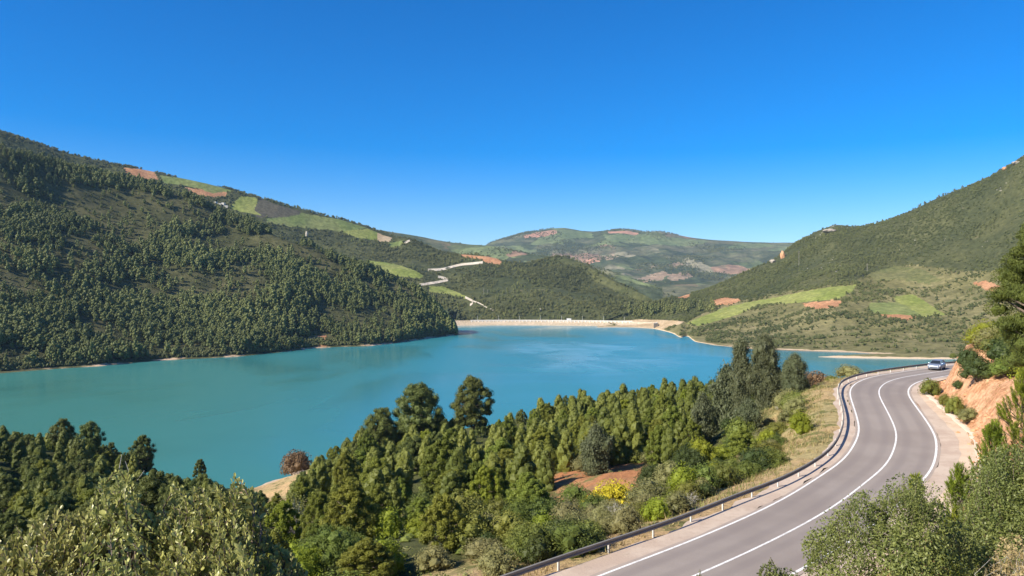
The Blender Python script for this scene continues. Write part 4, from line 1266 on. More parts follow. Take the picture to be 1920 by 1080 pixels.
stand('eucalyptus_tree', 'euc_b', 1434, 633, 110, 17.5, 'tallest eucalyptus with a broad grey green crown, middle of the row by the road bend', group='eucalyptus trees beside the road bend', rad=2.2)
stand('eucalyptus_tree', 'euc_c', 1490, 668, 106, 14.0, 'wide drooping eucalyptus nearest to the guardrail at the bend', group='eucalyptus trees beside the road bend', rad=2.4)
stand('eucalyptus_tree', 'euc_d', 1362, 690, 120, 9.0, 'short slim eucalyptus on the pine side of the tall row', group='eucalyptus trees beside the road bend', rad=1.5)
stand('eucalyptus_tree', 'euc_c', 1468, 702, 118, 14.0, 'eucalyptus half hidden behind the wide drooping one', group='eucalyptus trees beside the road bend', rad=1.8)
stand('eucalyptus_tree', 'euc_d', 1318, 742, 104, 9.0, 'small pale grey eucalyptus in front of the tall row among the pines', group='eucalyptus trees beside the road bend', rad=1.5)
stand('eucalyptus_tree', 'euc_e', 1404, 752, 98, 8.5, 'low bushy eucalyptus at the foot of the tall row', group='eucalyptus trees beside the road bend', rad=1.5)
stand('eucalyptus_tree', 'euc_e', 1117, 802, 96, 8.5, 'dark grey bushy tree standing alone beside the patch of bare red soil', rad=2.6)
for px, py, d, lab in ((1225, 868, 76, 'dark round evergreen oak nearest to the bare red soil'), (1292, 836, 78, 'tallest dark round evergreen oak in the clump above the guardrail'), (1345, 858, 76, 'dark round evergreen oak at the road bend side of the clump')):
    stand('oak_tree', 'oak', px, py, d, 5.2, lab, group='evergreen oaks above the guardrail', rad=2.2)
stand('shrub', 'shrub_lime_a', 1316, 826, 84, 2.3, 'lime green bush peeping over the dark oaks', 'shrub', rad=1.2, wide=0.9)
stand('shrub', 'leafy_lime', 1440, 806, 80, 4.2, 'large yellow green bush between the eucalyptus row and the guardrail', 'shrub', rad=2.4)
stand('shrub', 'shrub_yellow', 1150, 908, 66, 1.7, 'bush covered in yellow flowers below the bare red soil', 'shrub', rad=1.2, wide=1.2)
stand('shrub', 'shrub_yellow', 1120, 930, 64, 1.7, 'smaller yellow flowering bush beside the larger one by the red soil', 'shrub', rad=1.0, wide=1.2)
stand('shrub', 'shrub_lime_b', 1170, 948, 60, 2.6, 'bright lime bush above the guardrail, the brightest of the roadside bushes', 'shrub', rad=1.2)
stand('shrub', 'shrub_lime_a', 1050, 1010, 54, 2.3, 'lime green bush low on the slope beside the guardrail', 'shrub', rad=1.4)
stand('shrub', 'shrub_lime_a', 1085, 962, 62, 2.3, 'lime green bush higher up the slope, under the red soil patch', 'shrub', rad=1.4)
stand('shrub', 'shrub_dark_a', 1035, 935, 70, 2.3, 'dark green dome shaped bush on the pine side of the red soil', 'shrub', rad=1.6, wide=1.3)
stand('shrub', 'twig_b', 1128, 968, 56, 3.6, 'half bare grey twiggy bush by the guardrail', 'shrub', rad=1.0, wide=0.9)
stand('shrub', 'twig_b', 552, 930, 80, 3.6, 'bare grey twiggy tree at the dark foot of the pines', 'shrub', rad=1.4)
stand('shrub', 'twig_a', 960, 975, 70, 2.2, 'grey twiggy bush in a gap of the pine slope', 'shrub', rad=1.0)
stand('shrub', 'leafy', 622, 992, 46, 4.6, 'big fresh green leafy bush below the pines, next to the pale leafy shrubs', 'shrub', rad=2.8, wide=1.15)
stand('shrub', 'leafy_lime', 560, 1022, 44, 4.2, 'yellow green leafy bush tucked against the big fresh green one', 'shrub', rad=1.6)
stand('shrub', 'shrub_olive_a', 715, 1020, 50, 2.3, 'pale olive bush beside the big fresh green leafy bush', 'shrub', rad=1.2)
stand('shrub', 'shrub_olive_b', 810, 1022, 52, 2.6, 'pale olive bush, middle one of three along the bottom of the slope', 'shrub', rad=1.4)
stand('shrub', 'shrub_olive_a', 880, 1028, 52, 2.3, 'pale olive bush nearest to where the guardrail leaves the picture', 'shrub', rad=1.6)
stand('shrub', 'shrub_rust', 1530, 699, 126, 2.6, 'round rusty brown bush on the grassy bank beyond the eucalyptus row', 'shrub', rad=1.6)
stand('shrub', 'shrub_olive_b', 1592, 686, 118, 2.6, 'green and yellow bush peeping over the guardrail at the top of the bend', 'shrub', rad=2.0, wide=2.0)
stand('shrub', 'shrub_green_a', 1560, 704, 116, 2.3, 'low green bush next to the guardrail, by the rusty brown one', 'shrub', rad=1.2, wide=1.5)
stand('shrub', 'shrub_green_a', 1528, 752, 104, 2.3, 'low green bush in the shadow of the eucalyptus row on the grassy bank', 'shrub', rad=1.2, wide=1.2)
stand('shrub', 'shrub_rust', 556, 848, 240, 2.6, 'lone brownish bush on the bare point at the water edge', 'shrub', rad=2.2)

# bushes on and over the red cutting and the bank beside the road: foot seen at photo pixel px, py
def rooted(name, key, px, py, h, h0, label, wide=1.0, cat='shrub', group=None):
    p = seen_ground(px, py)
    sc_ = h / h0
    TAKEN.append((p[0], p[1], 0.5 * sc_ * wide))
    return plant(name, P[key], (p[0], p[1], p[2] - 0.05), sc_, None, label, cat, group, fat=wide)
for key, px, py, h, h0, wide, lab in (
        ('shrub_green_a', 1744, 742, 2.0, 2.2, 0.9, 'green bush at the foot of the red cutting, nearest to the road edge'),
        ('shrub_green_b', 1771, 760, 1.3, 2.6, 0.9, 'small green bush at the foot of the red cutting below the bare slope'),
        ('shrub_green_b', 1790, 778, 2.0, 2.6, 0.9, 'upright green bush on the lower red cutting'),
        ('shrub_dark_a', 1797, 728, 0.9, 2.2, 1.0, 'tiny dark bush alone in the middle of the red cutting'),
        ('shrub_olive_a', 1816, 790, 1.3, 2.2, 1.2, 'dull olive bush below the red cutting near the bright pines'),
        ('shrub_dark_b', 1815, 690, 2.4, 2.6, 1.1, 'dark bush on the crest of the red cutting'),
        ('shrub_green_a', 1787, 672, 2.2, 2.2, 1.0, 'green bush at the far tip of the bank just above the car'),
        ('shrub_dark_a', 1836, 712, 2.3, 2.2, 1.2, 'dark bush hanging over the edge of the red cutting')):
    rooted('shrub', key, px, py, h, h0, lab, wide)
P['pine_tall'] = pine_proto(114, 14.0, 4.8, 0.42, 110, 0.74, 'pine_deep', elong=0.8, nleaf=800, ls=0.085)
stand('pine_tree', 'pine_tall', 1978, 385, 45, 14.0, 'tall pine at the edge of the photograph above the road, cut by the frame', rad=2.4)

# dead branches in the cove
b = MB()
q = at(232, 905, 160)
g_ = float(ground(q[0], q[1]))
dz = at(232, 852, 160)[2] - g_
b.tube([(q[0], q[1], g_ - 0.3), (q[0] - 1.2, q[1], g_ + dz * 0.5), (q[0] - 0.4, q[1], g_ + dz)], [0.16, 0.11, 0.04])
b.tube([(q[0] - 1.1, q[1], g_ + dz * 0.45), (q[0] + 1.2, q[1] - 0.3, g_ + dz * 0.62), (q[0] + 0.3, q[1], g_ + dz * 0.85)], [0.09, 0.07, 0.03])
b.tube([(q[0], q[1], g_ + dz * 0.1), (q[0] + 2.2, q[1] + 0.2, g_ + dz * 0.3), (q[0] + 4.2, q[1] + 0.3, g_ + dz * 0.62)], [0.1, 0.08, 0.03])
o = b.build('dead_tree', M['dead_wood'])
tag(o, 'bleached leafless tree with crooked branches in the cove wood', 'dead tree')

# ------------------------------------------------------------------ the wood on the near slope
CROWN_LINE = [(-80, 800), (0, 800), (70, 812), (110, 818), (180, 826), (215, 852), (250, 850), (300, 884), (330, 898), (390, 908), (450, 918), (500, 918), (540, 905), (575, 884), (640, 822), (700, 788), (760, 785), (830, 785), (930, 792), (1000, 764), (1100, 732), (1250, 718), (1330, 716), (1480, 722), (1560, 706), (1640, 600), (2000, 560)]
def under_line(x, y, z, h):
    a, b_ = pix(x, y, z + h)
    return b_ > np.interp(a, [p[0] for p in CROWN_LINE], [p[1] for p in CROWN_LINE]) - 4
NO_PINES = [(1030, 940), (1110, 968), (1150, 930), (1215, 905), (1220, 960), (1130, 1010), (1040, 1005)]
NO_TREES = [[(435, 885), (540, 862), (580, 862), (596, 890), (575, 920), (520, 960), (435, 985)], [(1040, 885), (1100, 888), (1150, 880), (1205, 868), (1208, 890), (1150, 930), (1110, 965), (1062, 950), (1045, 915)]]
counts = {}
def wood(n_try, rng, zone, keys, smin, smax, rad, name, cat, label, group, limit, probs=None, prefer=None, grow=None):
    xy = np.column_stack([rng.uniform(-190, 120, n_try), rng.uniform(30, 262, n_try)])
    gz = ground(xy[:, 0], xy[:, 1])
    off, _, _ = road_query(xy[:, 0], xy[:, 1])
    px, py = pix(xy[:, 0], xy[:, 1], gz)
    ok = (gz > 1.2) & ((off < -6.9) | (off > 10.5)) & zone(px, py, xy[:, 1], xy[:, 0], off) & (px > -60) & (px < 1990)
    for poly in NO_TREES:
        ok &= ~in_poly(px, py, poly)
    if cat == 'tree': ok &= ~in_poly(px, py, NO_PINES)
    k = 0
    for i in np.nonzero(ok)[0]:
        if k >= limit: break
        s = smin + (smax - smin) * rng.random()
        if grow: s *= grow(px[i], py[i])
        if not free(xy[i, 0], xy[i, 1], rad * s): continue
        key = keys[int(rng.choice(len(keys), p=probs))]
        hh = 8.2 if cat == 'tree' else 2.6
        while s > 0.45 * smin and not under_line(xy[i, 0], xy[i, 1], gz[i], hh * s): s *= 0.88
        if not under_line(xy[i, 0], xy[i, 1], gz[i], hh * s): continue
        if not sees_top((xy[i, 0], xy[i, 1], gz[i]), 5.5 * s if cat == 'tree' else 1.8 * s): continue
        plant(name, P[key], (xy[i, 0], xy[i, 1], gz[i] - 0.1), s, rng.random() * 6.283, label, cat, group, sz=0.72 + 0.42 * rng.random(), fat=(0.98 + 0.5 * rng.random() ** 1.5) if cat == 'tree' else 1.15)
        TAKEN.append((xy[i, 0], xy[i, 1], rad * s)); k += 1
    counts[group] = k

r1 = np.random.default_rng(5)
pines = ['pine_a', 'pine_b', 'pine_c', 'pine_d', 'pine_dull_a', 'pine_bright_b']
wood(9000, r1, lambda px, py, d, x, off: (px < 455) & (d > 84), ['pine_dull_a', 'pine_dull_b', 'pine_c', 'pine_a', 'pine_open_c'], 0.7, 1.05, 2.3, 'pine_tree', 'tree',
     'dull green pine in the dense wood of the cove behind the pale leafy shrubs', 'pines of the cove wood', 112, [.3, .3, .2, .1, .1], grow=lambda px, py: float(np.interp(px, [0, 200, 400], [0.72, 0.9, 0.85])))
wood(16000, r1, lambda px, py, d, x, off: (px >= 455) & (d > 92) & (off < -14), pines, 0.72, 1.15, 1.9, 'pine_tree', 'tree',
     'green pine among the close crowns covering the slope above the lake', 'pines of the wooded slope', 160, [.24, .22, .2, .14, .14, .06], grow=lambda px, py: 1.0 if px < 1000 else 0.72)
wood(9000, r1, lambda px, py, d, x, off: (px >= 500) & (d <= 100) & (off < -13), ['pine_a', 'pine_b', 'pine_bright_b', 'pine_c'], 0.5, 0.8, 2.0, 'pine_tree', 'tree',
     'young pine between the bushes on the lower part of the slope near the guardrail', 'young pines near the guardrail', 26, [.3, .3, .2, .2])
print('woods', counts)
r2 = np.random.default_rng(6)
wood(14000, r2, lambda px, py, d, x, off: (off < -7.0) & (off > -15) & (d < 88) & (px > 880) & (px < 1470), ['shrub_green_a', 'shrub_olive_a', 'shrub_lime_b', 'shrub_dark_b', 'shrub_green_b', 'shrub_olive_b', 'twig_a'], 0.45, 1.0, 0.95, 'shrub', 'shrub',
     'bush of the mixed hedge growing right behind the guardrail', 'bushes right behind the guardrail', 62, [.27, .17, .12, .14, .17, .1, .03])
for key, lab, grp, lim, lo, hi in (
        ('green', 'mid green bush filling the gaps between the pines of the slope', 'green bushes of the slope', 36, 0.7, 1.25),
        ('olive', 'pale olive bush growing between pines and guardrail', 'olive bushes of the slope', 22, 0.6, 1.1),
        ('lime', 'small lime green bush on the slope near the guardrail', 'lime bushes of the slope', 14, 0.5, 0.95),
        ('dark', 'small dark green bush in the gaps of the wood', 'dark bushes of the slope', 34, 0.6, 1.15)):
    wood(7000, r2, (lambda px, py, d, x, off: (off < -7.0) & ((off < -8.5) | (px < 1330)) & (d < 105) & (px > 430)) if key != 'dark' else (lambda px, py, d, x, off: (off < -9) & (d < 200)),
         ['shrub_%s_a' % key, 'shrub_%s_b' % key], lo, hi, 1.05, 'shrub', 'shrub', lab, grp, lim)
# the bank on the far side of the road
wood(16000, r2, lambda px, py, d, x, off: (off > 11.5) & (d > 58) & (d < 128) & (px > 1775) & ~in_poly(px, py, [(1740, 690), (1775, 678), (1800, 690), (1830, 712), (1868, 770), (1850, 800), (1790, 800), (1740, 750)]), ['shrub_green_a', 'shrub_olive_a', 'shrub_lime_a', 'shrub_dark_a', 'shrub_olive_b', 'shrub_green_b'], 1.0, 1.6, 1.1, 'shrub', 'shrub',
     'bush of the mixed thicket covering the bank above the red cutting', 'thicket above the red cutting', 85, [.32, .12, .26, .06, .08, .16])
wood(9000, r2, lambda px, py, d, x, off: (off > 10.5) & (d > 34) & (d <= 66) & (px > 1800), ['shrub_green_a', 'shrub_olive_a', 'shrub_dark_a', 'shrub_green_b'], 0.7, 1.2, 1.15, 'shrub', 'shrub',
     'bush on the bank behind the bright young pines', 'bushes behind the bright pines', 30)
wood(3000, r2, lambda px, py, d, x, off: (off < -8.6) & (px > 1400) & (d > 78), ['shrub_olive_a', 'shrub_green_a', 'twig_a'], 0.35, 0.6, 1.1, 'shrub', 'shrub',
     'tussock sized bush on the dry grassy bank below the guardrail bend', 'small bushes on the grassy bank', 26)
print('woods', counts)

# undergrowth: low herbs and seedlings nobody could count
def low_cover(name, mat, n, zone, smin, smax, seed, nleaf=44, ls=0.15):
    r = np.random.default_rng(seed)
    xy = np.column_stack([r.uniform(-190, 110, n * 6), r.uniform(24, 262, n * 6)])
    gz = ground(xy[:, 0], xy[:, 1])
    off, _, _ = road_query(xy[:, 0], xy[:, 1])
    px, py = pix(xy[:, 0], xy[:, 1], gz)
    ok = np.nonzero((gz > 1.0) & zone(px, py, xy[:, 1], xy[:, 0], off) & (px > -60) & (px < 1990) & (py < 1150))[0][:n]
    c = Cloud(seed)
    for i in ok:
        s = smin + (smax - smin) * r.random()
        c.puff(np.array([xy[i, 0], xy[i, 1], gz[i] + s * 0.15]), (s, s, s * 0.6), nleaf, ls, ls * 0.5, r.random(), jit=0.9, core=0.4)
    o = link(name, c.mesh(name, M[mat]))
    return tag(o, kind='stuff')
clear = lambda px, py: ~in_poly(px, py, NO_TREES[0]) & ~in_poly(px, py, NO_TREES[1])
low_cover('undergrowth', 'shrub', 4200, lambda px, py, d, x, off: (off < -11) & clear(px, py) & ((px < 1380) | (off < -16)), 0.4, 1.15, 301)
low_cover('undergrowth', 'shrub_olive', 900, lambda px, py, d, x, off: (off < -7.2) & (d < 110), 0.2, 0.5, 302)
low_cover('undergrowth', 'shrub_olive', 700, lambda px, py, d, x, off: (off > 11) & (d > 50) & (d < 135) & (px > 1760) & ~in_poly(px, py, [(1740, 690), (1775, 678), (1800, 690), (1830, 712), (1868, 770), (1850, 800), (1790, 800), (1740, 750)]) & ((off > 15) | (np.random.default_rng(1).random(len(px)) < 0.12)), 0.25, 0.7, 303)

# dry grass and weeds along the verges
def blades(name, mat, n, zone, hmin, hmax, seed, wdt=0.035):
    r = np.random.default_rng(seed)
    xy = np.column_stack([r.uniform(-25, 80, n * 8), r.uniform(28, 128, n * 8)])
    off, _, _ = road_query(xy[:, 0], xy[:, 1])
    clump = fbm(xy[:, 0] / 1.3, xy[:, 1] / 1.3, 3, seed)
    gz = ground(xy[:, 0], xy[:, 1])
    px, py = pix(xy[:, 0], xy[:, 1], gz)
    ok = np.nonzero(zone(px, py, xy[:, 1], off) & (clump > 0.0) & (px > 900) & (px < 1990) & (py < 1110))[0][:n]
    k = len(ok)
    base = np.column_stack([xy[ok], gz[ok] - 0.03])
    h = hmin + (hmax - hmin) * r.random(k) * np.clip(0.5 + clump[ok] * 1.5, 0.3, 1.3)
    a = r.random(k) * 6.283
    side = np.column_stack([np.cos(a), np.sin(a), 0 * a]) * (wdt * (0.6 + 0.8 * r.random(k)))[:, None]
    tip = base + np.column_stack([r.normal(size=k) * 0.35 * h, r.normal(size=k) * 0.35 * h, h])
    V = np.stack([base - side, base + side, tip], 1).reshape(-1, 3)
    o = link(name, mesh_arrays(name, V, np.arange(3 * k).reshape(-1, 3), [M[mat]], tint=np.repeat(r.random(k), 3)))
    return tag(o, kind='stuff')
blades('dry_grass', 'grass', 26000, lambda px, py, d, off: (off < -5.6) & (off > -15 - 4 * (px > 1380)), 0.15, 0.5, 401)
blades('roadside_weeds', 'grass_green', 22000, lambda px, py, d, off: (off < -6.4) & (off > -16 - 4 * (px > 1380)), 0.15, 0.6, 402)
blades('dry_grass', 'grass', 7000, lambda px, py, d, off: (off > 7.6) & (off < 13) & (d > 45), 0.12, 0.4, 403)

# ------------------------------------------------------------------ close plants: shoots set with real leaves
def leaf_arrays(Pb, A, Nn, L, Wd):
    """cupped blades: base at Pb, along A, upper side Nn"""
    k = len(Pb)
    A = unit(A); B = unit(np.cross(Nn, A)); Nn = np.cross(A, B)
    tpl = np.array([(0, 0, 0), (0.35, -0.40, 0.07), (0.35, 0, -0.02), (0.35, 0.40, 0.07), (0.75, -0.44, 0.10), (0.75, 0, 0.0), (0.75, 0.44, 0.10), (1.0, 0, 0.05)])
    V = (Pb[:, None] + A[:, None] * (tpl[None, :, 0:1] * L[:, None, None]) + B[:, None] * (tpl[None, :, 1:2] * Wd[:, None, None]) + Nn[:, None] * (tpl[None, :, 2:3] * L[:, None, None])).reshape(-1, 3)
    o = np.arange(k)[:, None] * 8
    q = np.concatenate([o + np.array([[1, 2, 5, 4]]), o + np.array([[2, 3, 6, 5]])])
    t = np.concatenate([o + np.array([[0, 2, 1]]), o + np.array([[0, 3, 2]]), o + np.array([[4, 5, 7]]), o + np.array([[5, 6, 7]])])
    return V, q, t

def shoots(tips, dirs, lens, nleaf, L, Wd, rng, ang=0.9, njit=0.25, tipscale=0.55, spread=0.0, cup=True):
    """leaves in a spiral up each shoot"""
    Pb, A, Nn, LL, WW, T = [], [], [], [], [], []
    for t, d, ln in zip(tips, dirs, lens):
        d = d / np.linalg.norm(d)
        u = np.cross(d, [0.3, 0.9, 0.1]); u /= np.linalg.norm(u); v = np.cross(d, u)
        f = (np.arange(nleaf) + rng.random(nleaf) * 0.6) / nleaf
        th = np.arange(nleaf) * 2.4 + rng.random() * 6 + rng.normal(size=nleaf) * 0.3
        rad = np.cos(th)[:, None] * u + np.sin(th)[:, None] * v
        aa = ang * (0.75 + 0.5 * rng.random(nleaf)) * (1.1 - 0.6 * f)
        a = d * np.cos(aa)[:, None] + rad * np.sin(aa)[:, None] + rng.normal(size=(nleaf, 3)) * 0.12
        Pb.append(t - d * ln * (1 - f)[:, None] + rng.normal(size=(nleaf, 3)) * spread)
        A.append(a); Nn.append(d * np.sin(aa)[:, None] - rad * np.cos(aa)[:, None] + rng.normal(size=(nleaf, 3)) * njit)
        s = (1 - (1 - tipscale) * f ** 2) * (0.7 + 0.5 * rng.random(nleaf))
        LL.append(L * s); WW.append(Wd * s); T.append(np.clip(0.05 + 0.6 * rng.random() + 0.5 * (rng.random(nleaf) - 0.5) + 0.35 * f, 0, 1))
    return np.concatenate(Pb), np.concatenate(A), np.concatenate(Nn), np.concatenate(LL), np.concatenate(WW), np.concatenate(T)

def close_shrub(name, label, foot, tips, dirs, lens, nleaf, L, Wd, mat, seed, bark='bark', ang=0.9, r0=0.02, spread=0.0, flat=False, group=None, cat='shrub', leafname='leaves', every=1):
    rng = np.random.default_rng(seed)
    e = empty(name, foot)
    tag(e, label, cat, group)
    foot = np.asarray(foot, float)
    tips = np.asarray(tips) - foot
    data = shoots(tips, dirs, lens, nleaf, L, Wd, rng, ang, spread=spread, njit=0.55)
    if flat:
        c = Cloud(seed)
        c.leaves(data[0] + unit(data[1]) * data[3][:, None] * 0.5, data[2], data[3], data[4], data[5], along=data[1])
        link(leafname, c.mesh(leafname, M[mat]), e)
    else:
        V, q, t = leaf_arrays(*data[:5])
        link(leafname, mesh_arrays(leafname, V, [q, t], [M[mat]], tint=np.repeat(data[5], 8), smooth=False), e)
    b = MB()
    for k, (t, d, ln) in enumerate(zip(tips, dirs, lens)):
        if k % every: continue
        d = d / np.linalg.norm(d)
        s0 = t - d * ln
        b.tube([s0, t - d * ln * 0.4, t], [r0 * 0.55, r0 * 0.4, r0 * 0.15], 4)
        if k % 3 == 0:
            mid = s0 * 0.5 + np.array([0, 0, -0.1 * abs(s0[2])]) + rng.normal(size=3) * 0.06
            b.tube([np.array([0, 0, -0.2]) + rng.normal(size=3) * np.array([.12, .12, 0]), mid, s0], [r0 * 1.6, r0 * 1.1, r0 * 0.55], 5)
    b.build('stems', M[bark], e, smooth=True)
    return e

def outline_y(pts, x):
    return np.interp(x, [p[0] for p in pts], [p[1] for p in pts])

def close_from_outline(name, label, outline, n, d0, d1, depth, nleaf, L, Wd, ln, mat, seed, fill=0, fill_r=0.3, fill_leaf=0.06, fill_n=160, lean=0.35, **kw):
    """shoots whose tips fill a thicket with this skyline (photo pixels), standing d0 to d1 metres away"""
    rng = np.random.default_rng(seed)
    x0, x1 = outline[0][0], outline[-1][0]
    px = rng.uniform(x0, x1, n)
    f = rng.random(n) ** 1.3
    py = outline_y(outline, px) + f * depth + np.abs(rng.normal(size=n)) * 6
    d = d1 - (d1 - d0) * (0.75 * f + 0.25 * rng.random(n))
    tips = np.array([at(a, b_, c) for a, b_, c in zip(px, py, d)])
    mid = np.array([at((x0 + x1) / 2, 1080, (d0 + d1) / 2)[0], (d0 + d1) / 2, 0])
    dirs = np.column_stack([rng.normal(size=n) * lean + (tips[:, 0] - mid[0]) * 0.12, rng.normal(size=n) * lean - 0.1, np.full(n, 1.0)])
    lens = ln * (0.6 + 0.7 * rng.random(n))
    foot = (mid[0], mid[1], float(ground(mid[0], mid[1])))
    e = close_shrub(name, label, foot, tips, dirs, lens, nleaf, L, Wd, mat, seed + 1, **kw)
    if fill:                                       # leafy clumps behind and below the outer shoots
        c = Cloud(seed + 2)
        for k in range(fill):
            x = rng.uniform(x0 + 12, x1 - 12); f = rng.random()
            d_ = d1 - (d1 - d0) * f + 0.1
            y = outline_y(outline, x) + fill_r * F / d_ * 0.75 + f * depth
            q = fill_r * (0.6 + 0.7 * rng.random())
            c.puff(at(x, y, d_) - np.array(foot), (q, q, q * 1.15), fill_n, fill_leaf, fill_leaf * 0.5, 0.05 + 0.75 * rng.random(), jit=0.9, core=0)
        link('foliage', c.mesh('foliage', M[mat]), e)
    return e

close_from_outline('leafy_shrub', 'pale leafy shrub in the bottom corner, lowest of the three pale ones',
    [(-70, 985), (0, 966), (25, 985), (50, 945), (72, 965), (92, 950), (133, 944), (160, 962), (200, 985)], 185, 7.6, 9.6, 190, 18, 0.105, 0.066, 0.5, 'leaf_pale', 501, bark='bark')
close_from_outline('leafy_shrub', 'middle one of three pale leafy shrubs, with a spire of upright leaves',
    [(120, 1005), (150, 975), (176, 915), (188, 888), (205, 893), (220, 878), (240, 884), (252, 915), (268, 945), (300, 955), (330, 990)], 190, 7.8, 9.8, 190, 18, 0.102, 0.064, 0.5, 'leaf_pale', 511)
close_from_outline('leafy_shrub', 'pale leafy shrub with bright tipped shoots against the lake',
    [(280, 965), (305, 940), (320, 892), (338, 900), (352, 925), (368, 884), (382, 912), (407, 890), (425, 905), (443, 878), (456, 900), (477, 893), (470, 938), (493, 978), (517, 1003), (547, 1034), (575, 1075)], 275, 7.8, 10.0, 190, 18, 0.102, 0.064, 0.48, 'leaf_pale', 521)

close_from_outline('small_leaved_shrub', 'large grey green small leaved shrub leaning over the near edge of the road',
    [(1512, 1062), (1522, 1000), (1540, 985), (1565, 962), (1590, 945), (1615, 910), (1635, 935), (1657, 925), (1677, 903), (1700, 890), (1722, 884), (1748, 905), (1765, 945), (1800, 985), (1830, 1000)], 520, 14.5, 17.5, 190, 40, 0.06, 0.034, 0.42, 'leaf_small', 531, fill=105, fill_r=0.34, fill_leaf=0.075, r0=0.008, flat=True, lean=0.4, spread=0.05, every=2)
close_from_outline('small_leaved_shrub', 'grey green twiggy shrub under the bright pines at the edge of the photograph',
    [(1800, 960), (1830, 900), (1850, 850), (1880, 832), (1915, 826), (1960, 830), (2010, 850)], 460, 17.5, 21, 230, 40, 0.07, 0.04, 0.5, 'leaf_small', 541, fill=90, fill_r=0.42, fill_leaf=0.09, r0=0.009, flat=True, lean=0.45, spread=0.06, every=3)
close_from_outline('small_leaved_shrub', 'dry straw coloured bush in the bottom corner under the twiggy shrub',
    [(1845, 1062), (1870, 1030), (1900, 1015), (1950, 1010), (1990, 1030)], 200, 13, 14.5, 90, 14, 0.05, 0.012, 0.5, 'grass', 551, r0=0.006, flat=True, lean=0.5, bark='dead_wood', every=2, fill=25, fill_r=0.25, fill_leaf=0.06, fill_n=90)
close_from_outline('small_leaved_shrub', 'small conical leafy shrub tip rising alone from the bottom edge over the road',
    [(1418, 1095), (1430, 1062), (1442, 1040), (1452, 1058), (1470, 1066), (1492, 1078), (1500, 1100)], 90, 11.5, 12.3, 60, 36, 0.05, 0.028, 0.3, 'leaf_small', 561, fill=14, fill_r=0.16, fill_leaf=0.05, r0=0.01, flat=True, lean=0.25)
close_from_outline('small_leaved_shrub', 'tiny leafy twig poking up from the bottom edge on the road centre line',
    [(1302, 1085), (1312, 1064), (1324, 1082)], 12, 11.5, 12, 30, 30, 0.045, 0.022, 0.3, 'leaf_small', 571, r0=0.01, flat=True, lean=0.25)

def near_pine(label, px, py, d, H, W, n, mat, seed, ln=0.55):
    """a young pine close by: upright brushes of needles on every branch end"""
    rng = np.random.default_rng(seed)
    top = at(px, py, d)
    gz = float(ground(top[0], top[1]))
    H = max(H, top[2] - gz)
    z0 = top[2] - H
    t = np.sort(rng.random(n)) ** 0.8
    rad = W * 0.5 * np.sin(np.pi * (0.30 + 0.68 * t)) ** 0.8 * np.sqrt(0.25 + 0.75 * rng.random(n))
    a = rng.random(n) * 6.283
    tips = np.column_stack([top[0] + np.cos(a) * rad, top[1] + np.sin(a) * rad, z0 + H * (0.12 + 0.88 * t)])
    dirs = np.column_stack([np.cos(a) * 0.38, np.sin(a) * 0.38, np.full(n, 1.0)]) + rng.normal(size=(n, 3)) * 0.14
    lens = ln * (0.7 + 0.6 * rng.random(n))
    foot = np.array([top[0], top[1], min(gz, z0) - 0.05])
    e = empty('pine_tree', foot)
    tag(e, label, 'tree', 'bright young pines beside the road')
    data = shoots(tips - foot, dirs, lens, 64, 0.17, 0.016, rng, 0.75, tipscale=0.8)
    c = Cloud(seed)
    c.leaves(data[0] + unit(data[1]) * data[3][:, None] * 0.5, data[2], data[3], data[4] * 1.6, data[5], along=data[1])
    link('crown', c.mesh('crown', M[mat]), e)
    b = MB()
    b.tube([(0, 0, -0.3), (0.05, 0, H * 0.5), (0, 0, H * 0.97)], [0.11, 0.07, 0.02], 6)
    for k in range(0, n, 3):
        s0 = tips[k] - foot - dirs[k] / np.linalg.norm(dirs[k]) * lens[k]
        zc = max(0.2, s0[2] - 0.5 * rad[k])
        b.tube([(0.03, 0, zc), (s0[0] * 0.6, s0[1] * 0.6, zc + (s0[2] - zc) * 0.4), s0, tips[k] - foot], [0.03, 0.022, 0.012, 0.005], 4)
    b.build('trunk', M['bark'], e, smooth=True)
near_pine('bright green young pine, tallest and at the very edge of the photograph by the road', 1925, 690, 30, 6.5, 3.2, 360, 'pine_bright', 601)
near_pine('bright green young pine below the tallest one, its boughs reaching towards the sandy verge', 1862, 790, 28, 4.6, 2.2, 220, 'pine_bright', 611)
near_pine('small yellow green young pine beside the sandy verge, between road and grey shrub', 1800, 868, 25, 3.2, 1.7, 130, 'pine_bright', 621)
near_pine('lime coloured pine sapling behind the large grey green shrub', 1790, 950, 22, 2.6, 1.5, 120, 'pine_bright', 631)
near_pine('pine sapling with upright shoots topping the large grey green shrub', 1716, 885, 18.5, 2.4, 1.1, 80, 'pine_bright', 641, ln=0.4)

